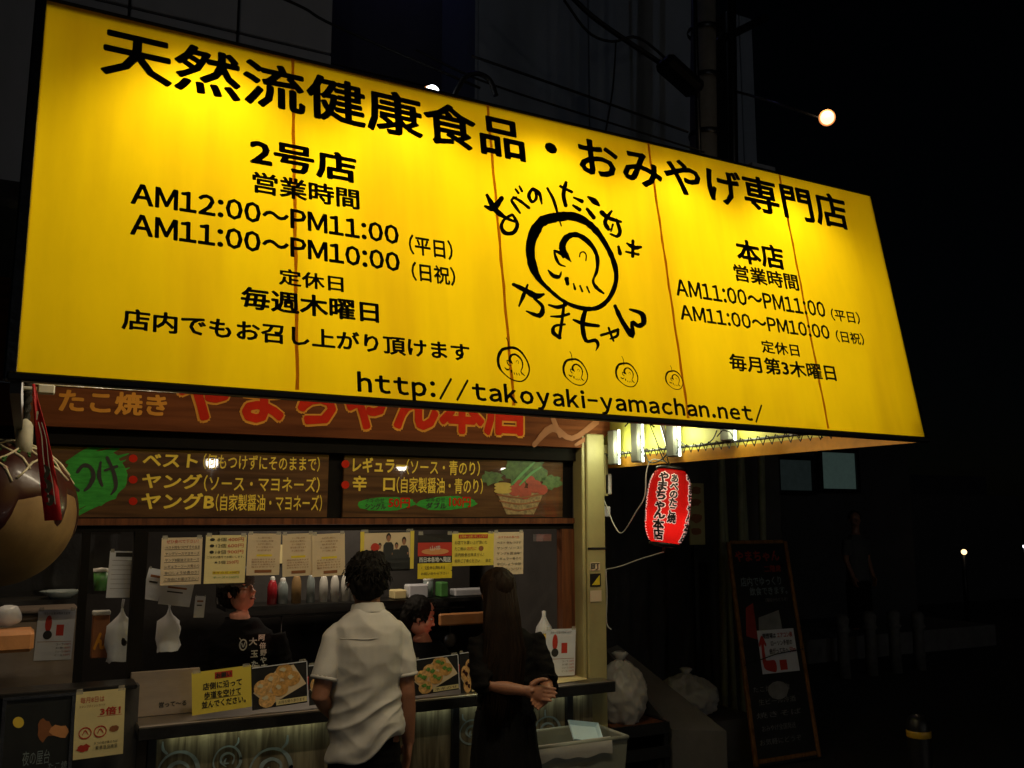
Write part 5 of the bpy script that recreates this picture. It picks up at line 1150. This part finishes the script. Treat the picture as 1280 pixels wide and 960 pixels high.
def trash(label, c, rx, ry, rz, seed, m='bag_plastic'):
    c = Vector(c); t = thing('rubbish_bag', label, 'rubbish bag', (c.x, c.y, c.z-rz)); mb = MB(); mb.ball(c, (rx, ry, rz), 72, 48)
    def fn(v):
        d = v-c; up = max(0, d.z/rz); q = v*7+Vector((seed, 0, 0)); f = 1+.16*noise.noise(q)+.10*(1-2*abs(noise.noise(v*13+Vector((seed, 3, 0)))))+.05*(1-2*abs(noise.noise(v*34))); s__ = 1-.35*up**3
        return c+Vector((d.x*f*s__, d.y*f*s__, d.z*f))
    mb.map(fn).build('bag_body', m, t, True)
    k = MB(); tp_ = c+Vector((0, 0, rz*.95)); k.lathe(tp_, [(.05, -.02), (.016, .01), (.02, .02), (.05, .06), (.035, .07)], 14); k.map(lambda v: v+Vector((noise.noise(v*60), noise.noise(v*60+Vector((3, 3, 3))), 0))*.012).build('tied_neck', m, t, True)
q = onY(776, 868, 4.95); trash('translucent rubbish bag beside the cream post on a dark crate', (q.x, 4.95, q.z), .14, .15, .2, 1)
cr_ = thing('dark_crate', 'low dark slatted crate under the rubbish bag by the post', 'crate', (q.x, 4.95, 0))
for z in (.12, .3, .48, .62): MB().bev((q.x+.03, 4.78, z), (.4, .015, .07), .003).build('slat', 'black_metal', cr_); MB().bev((q.x+.23, 4.97, z), (.015, .4, .07), .003).build('slat', 'black_metal', cr_)
for sx in (-1, 1): MB().bev((q.x+.03+sx*.19, 4.8, .33), (.03, .03, .64), .003).build('crate_post', 'black_metal', cr_)
MB().bb(q.x-.16, q.x+.22, 4.8, 5.15, .6, .65).build('crate_top', 'frame_wood', cr_)
q = onZ(862, 862, .95) if 0 else onY(858, 862, 6.2); trash('pale rubbish bag lying behind the concrete ramp wall', (q.x, 6.2, q.z-.05), .24, .22, .16, 7)
o = MB().bb(q.x-.4, q.x+.5, 5.9, 6.6, 0, q.z-.2).build('concrete_block', 'concrete'); tag(o, 'dark concrete plinth carrying the pale rubbish bag', 'plinth')
A1, A2 = onZ(840, 912, .6), onZ(908, 914, .6); B1, B2 = onZ(757, 812, .98), onZ(772, 806, .98)
rw = MB(); vs = [A1, A2, B2, B1]+[Vector((v.x, v.y, 0)) for v in (A1, A2, B2, B1)]; rw.add(vs, [(0, 1, 2, 3), (0, 4, 5, 1), (1, 5, 6, 2), (2, 6, 7, 3), (3, 7, 4, 0)])
o = rw.build('ramp_wall', 'concrete'); tag(o, 'sloping concrete side wall of the steps right of the stall', 'wall')
# A-board leaning
ab = thing('sandwich_board', 'tall black chalkboard sign in a wooden frame leaning beside the poles', 'signboard', (5.2, 5.7, 0))
g0 = onZ(943, 957, .0); g1 = onZ(1022, 957, .0); Yb = 5.62
g0 = onY(945, 955, Yb); g1 = onY(1024, 952, Yb); tl = onY(908, 681, 6.25); tr_ = onY(985, 681, 6.25)
gx0, gx1 = g0.x, g1.x; zt = tl.z; tx0, tx1 = tl.x, tr_.x
o3 = Vector((gx0, Yb, 0.02)); U3 = Vector((gx1-gx0, 0, 0)); V3 = Vector((tx0-gx0+.02, .63, zt)); V3w = V3.length; N3 = U3.cross(V3).normalized()
def AB(a, b, l=0): return o3+U3*a+V3*b+N3*l
def abar(a0, b0, a1, b1, w_): bar('frame_rail', AB(a0, b0), AB(a1, b1), .03, w_, 'board_frame', ab, up=(1, 0, 0) if a0 == a1 else (0, 0, 1))
MB().add([AB(0, 0), AB(1, 0), AB(1, 1), AB(0, 1), AB(0, 0, -.012), AB(1, 0, -.012), AB(1, 1, -.012), AB(0, 1, -.012)], [(0, 1, 2, 3), (7, 6, 5, 4), (0, 4, 5, 1), (1, 5, 6, 2), (2, 6, 7, 3), (3, 7, 4, 0)]).build('chalkboard', 'board_black', ab)
for a_ in (0, 1): abar(a_, -.0, a_, 1, .035)
for b_ in (.02, 1): abar(0.04, b_, .96, b_, .03)
MB().tube([AB(0, .42, .02), AB(.5, .455, .03), AB(1, .47, .02)], .004).build('tie_cord', 'cable', ab)
def atext(s, a0, a1, b0, b1, m, bold=.02, l=.004): return text(s, AB(a0, b0, l), U3.normalized(), V3.normalized(), U3.length*(a1-a0), V3w*(b1-b0), m, ab, bold)
mat('chalk_dim', (.22, .22, .22), .8, bump=0); mat('chalk_red', (.3, .03, .02), .8, bump=0)
atext('やまちゃん', .08, .85, .90, .955, 'chalk_red', .03); atext('二階席', .55, .85, .845, .88, 'chalk_red')
atext('店内でゆっくり', .12, .82, .78, .825, 'chalk', .02); atext('飲食できます。', .25, .9, .735, .775, 'chalk', .02); atext('（階段からどうぞ）', .5, .88, .7, .72, 'chalk_dim', .01)
MB().add([AB(.1, .55, .004), AB(.28, .53, .004), AB(.28, .7, .004), AB(.15, .68, .004)], [(0, 1, 2, 3)]).build('chalk_drawing', 'chalk_red', ab); MB().add([AB(.3, .53, .004), AB(.72, .53, .004), AB(.7, .66, .004), AB(.34, .63, .004)], [(0, 1, 2, 3)]).build('chalk_drawing', 'chalk_dim', ab)
nb_ = MB().add([AB(.28, .375, .006), AB(.9, .375, .006), AB(.9, .57, .006), AB(.28, .57, .006)], [(0, 1, 2, 3)]).build('direction_notice', 'paper_white', ab)
def ntext(s, a0, a1, b0, b1, m): text(s, AB(a0, b0, .009), U3.normalized(), V3.normalized(), U3.length*(a1-a0), V3w*(b1-b0), m, nb_, .02)
ntext('喫煙場は', .36, .58, .53, .555, 'ink'); ntext('エアコン横', .6, .86, .53, .555, 'ink_red'); ntext('ローソン手前の', .48, .84, .495, .52, 'ink'); ntext('曲がって左へ', .44, .76, .46, .485, 'ink'); ntext('50m', .78, .88, .46, .485, 'ink_red')
strokes([[(.34, .52, .05), (.335, .45, .05), (.345, .415, .05), (.5, .405, .05)], [(.29, .505, .02), (.34, .53, .03), (.39, .505, .02)]], lambda x, y, l: AB(x, y, .009+l), 'ink_red', nb_, 'red_arrow')
MB().add([AB(.58, .385, .009), AB(.7, .385, .009), AB(.7, .43, .009), AB(.58, .43, .009)], [(0, 1, 2, 3)]).build('red_mark', 'ink_red', nb_)
for k in range(5): atext(('たこ焼き定食', '生ビール冷酒', '焼きそば', 'おみやげ全国発送', 'お気軽にどうぞ')[k], .1+.06*(k % 2), .7+.06*(k % 3), .30-k*.055, .325-k*.055, 'chalk_dim', .01)
MB().add([AB(.5+.17*math.cos(k*.5), .3+.04*math.sin(k*.5), .005) for k in range(12)], [tuple(range(12))]).build('chalk_drawing', 'chalk_dim', ab)
# bamboo / pipe bundle and yellow plate sign behind lantern
for i, (px, r_, top_) in enumerate(((897, .035, 3.2), (910, .03, 3.3), (921, .04, 3.1), (935, .03, 3.2), (948, .035, 3.3))):
    q = onY(px, 640, 6.9); t = thing('bamboo_pole', ('leftmost weathered pole of the row behind the chalkboard sign', 'second weathered pole from the left behind the chalkboard sign', 'thick middle pole of the row behind the chalkboard sign', 'fourth weathered pole from the left behind the chalkboard sign', 'rightmost weathered pole of the row behind the chalkboard sign')[i], 'pole', (q.x, 6.9, 0), 'upright poles behind the chalkboard')
    MB().loft([(q.x+.01*k*(-1)**i, 6.9, top_*k/8) for k in range(9)], [r_*(1+.0*k) for k in range(9)], None, 12).build('shaft', 'bamboo', t, True)
    mb = MB()
    for k in range(1, 8): mb.lathe((q.x+.01*k*(-1)**i, 6.9, top_*k/8-.02), [(r_*.98, -.012), (r_*1.12, 0), (r_*.98, .012)], 12)
    mb.build('node_ring', 'bamboo', t, True)
o = MB().bb(3.9, 6.85, 7.15, 7.3, 0, 4.2).build('rear_wall', 'dark_wall'); tag(o, 'dark wall behind the upright poles and the lantern', 'wall')
q0 = onY(868, 642, 6.3); ps = thing('plate_sign', 'narrow yellowed upright plate with dark round marks behind the lantern', 'sign', (q0.x, 6.3, 1.6))
x0, x1, z0, z1 = rectY(861, 604, 880, 681, 6.3); MB().bev(((x0+x1)/2, 6.3, (z0+z1)/2), (x1-x0, .02, z1-z0), .004).build('plate', 'cream_paint', ps)
for y, r_ in ((613, 6), (628, 6), (648, 7), (664, 6)): disc(870, y, r_, r_*.8, 6.285, 'ink_brown', ps, 'dark_mark', 12, .25, y)
MB().bb((x0+x1)/2-.02, (x0+x1)/2+.02, 6.32, 6.36, 0, z1).build('plate_post', 'dark_steel', ps)
# ================================================================== pole, street lamps, wires
up = thing('utility_pole', 'tall concrete utility pole with clamps rising behind the sign', 'pole', (6.8, 8, 0))
MB().loft([(6.62, 8, 0), (6.66, 8, 5), (6.86, 8, 10.5)], [.19, .165, .13], None, 20).build('shaft', 'pole_concrete', up, True)
MB().loft([(6.95, 7.8, 0), (6.97, 7.8, 6), (7.1, 7.8, 10.5)], [.06, .055, .05], None, 12).build('conduit', 'dark_steel', up, True)
MB().loft([(6.5, 7.85, 4.0), (6.52, 7.85, 10.5)], [.03, .03], None, 8).build('conduit', 'dark_steel', up, True)
for z in (5.4, 6.3, 7.0, 7.6): MB().lathe((6.72+.02*(z-5), 8, z), [(.2, -.03), (.21, 0), (.2, .03)], 20).build('clamp_band', 'dark_steel', up, True)
bar('cross_arm', onY(905, 48, 7.9), onY(958, 22, 7.9), .09, .09, 'black_metal', up)
MB().bev(onY(850, 95, 7.8), (.55, .3, .16), .05, Matrix.Rotation(.5, 3, 'Y')).build('cable_joint', 'black_metal', up)
def arm_lamp(label, hp, ap, rad, e, m, col, dirn=(-.6, -.5, -.3), group=None):
    t = thing('flood_lamp', label, 'lamp', hp); hp = Vector(hp); d = Vector(dirn).normalized()
    MB().loft([hp-d*.16, hp-d*.08, hp-d*.01], [rad*.35, rad*.9, rad*1.12], None, 18, False).build('lamp_hood', 'black_metal', t, True)
    MB().ball(hp, rad, 18, 12).build('lamp_lens', m, t, True)
    MB().lathe(hp-d*.012, [(rad*.9, 0), (rad*1.22, .002), (rad*1.22, .01), (rad*.9, .012)], 24, d.to_track_quat('Z', 'Y').to_matrix()).build('rim_glow_ring', 'ring_on', t, True)  # self-glowing ring stands in for the orange-lit hood rim around the lens
    if ap is not None: MB().tube([hp-d*.14, (hp-d*.14).lerp(Vector(ap), .5)+Vector((0, 0, .02)), Vector(ap)], .014, 8).build('lamp_arm', 'steel', t, True)
    light('lamp_glow', 'SPOT', hp+d*(rad+.02), e, col, t, .06, hp+d*3, 120)
    light('lamp_spill', 'POINT', hp+Vector((-.12, -.12, .12)), e*.06, col, t, .03)
    return t
arm_lamp('round lit floodlamp on a long thin arm right of the utility pole', onY(1034, 147, 6.2), onY(915, 113, 7.8), .066, 30, 'lamp_on', (1, .72, .45), (-.55, -.75, -.25))
arm_lamp('white floodlamp half hidden behind the sign\'s top edge', onY(540, 116, 6.5), None, .06, 4, 'lamp_white', (.85, .92, 1), (0, -1, .3))
fl = bpy.data.objects[[o.name for o in bpy.data.objects if o.name.startswith('flood_lamp')][1]]
bar('lamp_bracket', onY(540, 122, 6.5)+Vector((0, .1, 0)), onY(540, 122, 6.5)+Vector((0, 1.1, -.3)), .04, .04, 'black_metal', fl)
def wire(label, pts, r=.015): return cable(label, pts, r, 'cable')
wire('thick power cable drooping from the upper middle to the utility pole', [onY(700, -20, 8.2), onY(740, 20, 8.2), onY(800, 62, 8), onY(860, 100, 7.9)], .03)
wire('thin twisted cable under the thick drooping power cable', [onY(705, 0, 8.2), onY(735, 40, 8.2), onY(765, 52, 8.1), onY(800, 48, 8), onY(850, 90, 7.9)], .016)
wire('thin overhead wire crossing the upper left grey facade', [onY(335, -10, 6.8), onY(380, 10, 6.8), onY(425, 35, 6.8), onY(600, 110, 6.8)], .012)
wire('thin overhead wire crossing from centre to right behind the sign', [onY(590, 70, 6.6), onY(700, 108, 6.6), onY(860, 165, 6.6)], .012)
wire('lower thin overhead wire running to the utility pole', [onY(520, 62, 6.9), onY(600, 100, 6.9), onY(720, 140, 6.9), onY(880, 190, 6.9)], .01)
wire('short dark wire knot above the sign near the white lamp', [onY(565, 125, 6.4), onY(580, 98, 6.4), onY(596, 92, 6.4), onY(612, 100, 6.4), onY(620, 120, 6.4)], .022)
wire('vertical feeder wire hanging left of the utility pole', [onY(770, 50, 7.9), onY(766, 110, 7.9), onY(756, 170, 7.9)], .01)
# far small lamps and bollard
for i, (px, py, Y, r_, lab) in enumerate(((1205, 690, 11.5, .05, 'small white street light far away on the right'), (1279, 683, 20, .04, 'faint white light at the far right picture edge'), (775, 549, 5.2, 0, ''))):
    if not r_: continue
    q = onY(px, py, Y); t = thing('distant_lamp', lab, 'lamp', (q.x, Y, 0)); MB().ball(q, r_, 12, 8).build('lamp_globe', 'lamp_on' if i == 0 else 'lamp_white', t, True)
    MB().loft([(q.x, Y+.02, 0), (q.x, Y+.02, q.z-r_)], [.05, .04], None, 10).build('lamp_post', 'black_metal', t, True); light('lamp_glow', 'POINT', q-Vector((0, .12, 0)), .08, (1, .85, .7), t, .1)
bo = thing('bollard', 'round dark bollard with a yellow reflective band at the lower right', 'bollard', (4.314, 3.545, 0)); c = (4.314, 3.545, 0)
MB().lathe(c, [(.075, 0), (.07, .02), (.06, .05), (.06, .77), (.055, .82), (.035, .845), (0, .852)], 24).build('shaft', 'black_metal', bo, True); MB().lathe(c, [(.0612, .735), (.063, .737), (.063, .768), (.0612, .77)], 24).build('reflective_band', 'reflector', bo, True)
for i, (px, t_) in enumerate(((1052, 768), (1086, 764), (1116, 762), (1146, 764))):
    q = onY(px, t_, 8.2); t = thing('stone_post', ('pale roadside post, leftmost of the row of four', 'pale roadside post, second of the row of four', 'pale roadside post, third of the row of four', 'pale roadside post, rightmost of the row of four')[i], 'post', (q.x, 8.2, 0), 'row of pale roadside posts')
    MB().loft([(q.x, 8.2, 0), (q.x, 8.2, q.z*.5), (q.x, 8.2, q.z*.72), (q.x, 8.2, q.z-.05), (q.x, 8.2, q.z)], [.075, .07, .065, .085, .05], None, 14).build('shaft', 'post_pale', t, True)
    MB().lathe((q.x, 8.2, q.z*.75), [(.075, -.03), (.095, 0), (.075, .03)], 14).build('collar', 'post_pale', t, True)
# ================================================================== background buildings
def building(label, x0, x1, y0, y1, h, m, seams=(), rows=(), name='office_building'):
    t = thing(name, label, 'building', ((x0+x1)/2, y0, 0)); xs = [x0]+list(seams)+[x1]; zs = [0]+list(rows)+[h]
    MB().bb(x0+.01, x1-.01, y0+.03, y1, 0, h-.01).build('core', 'facade_dark', t)
    for i in range(len(xs)-1):
        for j in range(len(zs)-1): MB().bev(((xs[i]+xs[i+1])/2, y0, (zs[j]+zs[j+1])/2), (xs[i+1]-xs[i]-.025, .05, zs[j+1]-zs[j]-.025), .008).build('wall_panel', m, t)
    return t
xa = onY(296, 60, 8).x; xb = onY(415, 60, 8).x
building('pale grey panelled building behind the left half of the sign', -4, xb, 8, 12, 14, 'facade_grey', (-2, -.6, .5, xa), (3.6, 6.2, 9, 11.5))
xr = onY(596, 60, 11).x
building('dark recessed building between the grey and the blue-grey facades', onY(400, 60, 11).x-.5, xr+.6, 11.6, 14, 12, 'facade_dark', (), (4, 8))
xs_ = onY(868, 60, 10.5).x; b2 = building('blue-grey building with a lit left corner behind the centre of the sign', onY(596, 60, 10.5).x, xs_, 10.5, 15, 14, 'facade_blue', (onY(735, 60, 10.5).x,), (4, 6.9, 10))
bx = onY(596, 60, 10.5).x; MB().bb(bx-.05, bx-.01, 10.45, 14, 0, 14).build('corner_trim', 'facade_blue', b2)
b3 = building('narrow pale blue building strip right of the utility pole', onY(908, 60, 12).x, onY(942, 100, 12).x, 12, 15, 11, 'facade_blue', (onY(925, 80, 12).x,), (4.5, 7.5))
q = onY(955, 213, 11); MB().bb(q.x-.25, q.x+.25, 11, 11.5, q.z-.9, q.z+.1).build('roof_box', 'facade_grey', b3)
# building with lit teal windows on the right
b4 = thing('low_building', 'dark low building with one lit teal window right of the awning', 'building', (13.4, 12, 0))
MB().bb(9.6, 14.9, 12.1, 15, 0, 3.4).build('core', 'facade_dark', b4)
for x0, y0, x1, y1, m in ((1025, 566, 1069, 611, 'lit_teal'), (972, 575, 1014, 613, 'lit_teal_dim')):
    a, b_, c_, d_ = rectY(x0, y0, x1, y1, 12.06); wd = MB(); 
    for u0, u1, v0, v1 in ((a-.08, b_+.08, c_-.08, c_), (a-.08, b_+.08, d_, d_+.08), (a-.08, a, c_, d_), (b_, b_+.08, c_, d_)): wd.bb(u0, u1, 12.02, 12.1, v0, v1)
    wf = wd.build('window', 'black_metal', b4); MB().bb(a, b_, 12.06, 12.09, c_, d_).build('pane', m, wf)
    MB().bb(a+(b_-a)*.02, a+(b_-a)*.05, 12.03, 12.06, c_, d_).build('sash', 'black_metal', wf)
for i, (x0, x1, y, h) in enumerate(((15.2, 21, 14, 2.4), (22, 34, 24, 3.5), (4.5, 9.3, 16, 4))):
    building(('far dark shed right of the low building', 'far dark block beyond the small street light', 'dark rear block behind the poles')[i], x0, x1, y, y+4, h, 'facade_dark', (), ())
# blue tube added out of view, above the frame, for the blue wash on the facades
ne = thing('blue_wash_tube', 'vertical blue tube added out of view to wash the facades blue', 'added light', (bx-.25, 10.9, 11.3))
MB().tube([(bx-.25, 10.9, 11.3), (bx-.25, 10.9, 13.5)], .03).build('tube', 'wash_blue', ne, True); light('blue_wash_glow', 'POINT', (bx-.3, 10.7, 11.3), 8, (.3, .3, 1), ne, .1)
bpy.data.scenes.remove(TS)
print('objects', len(bpy.data.objects))
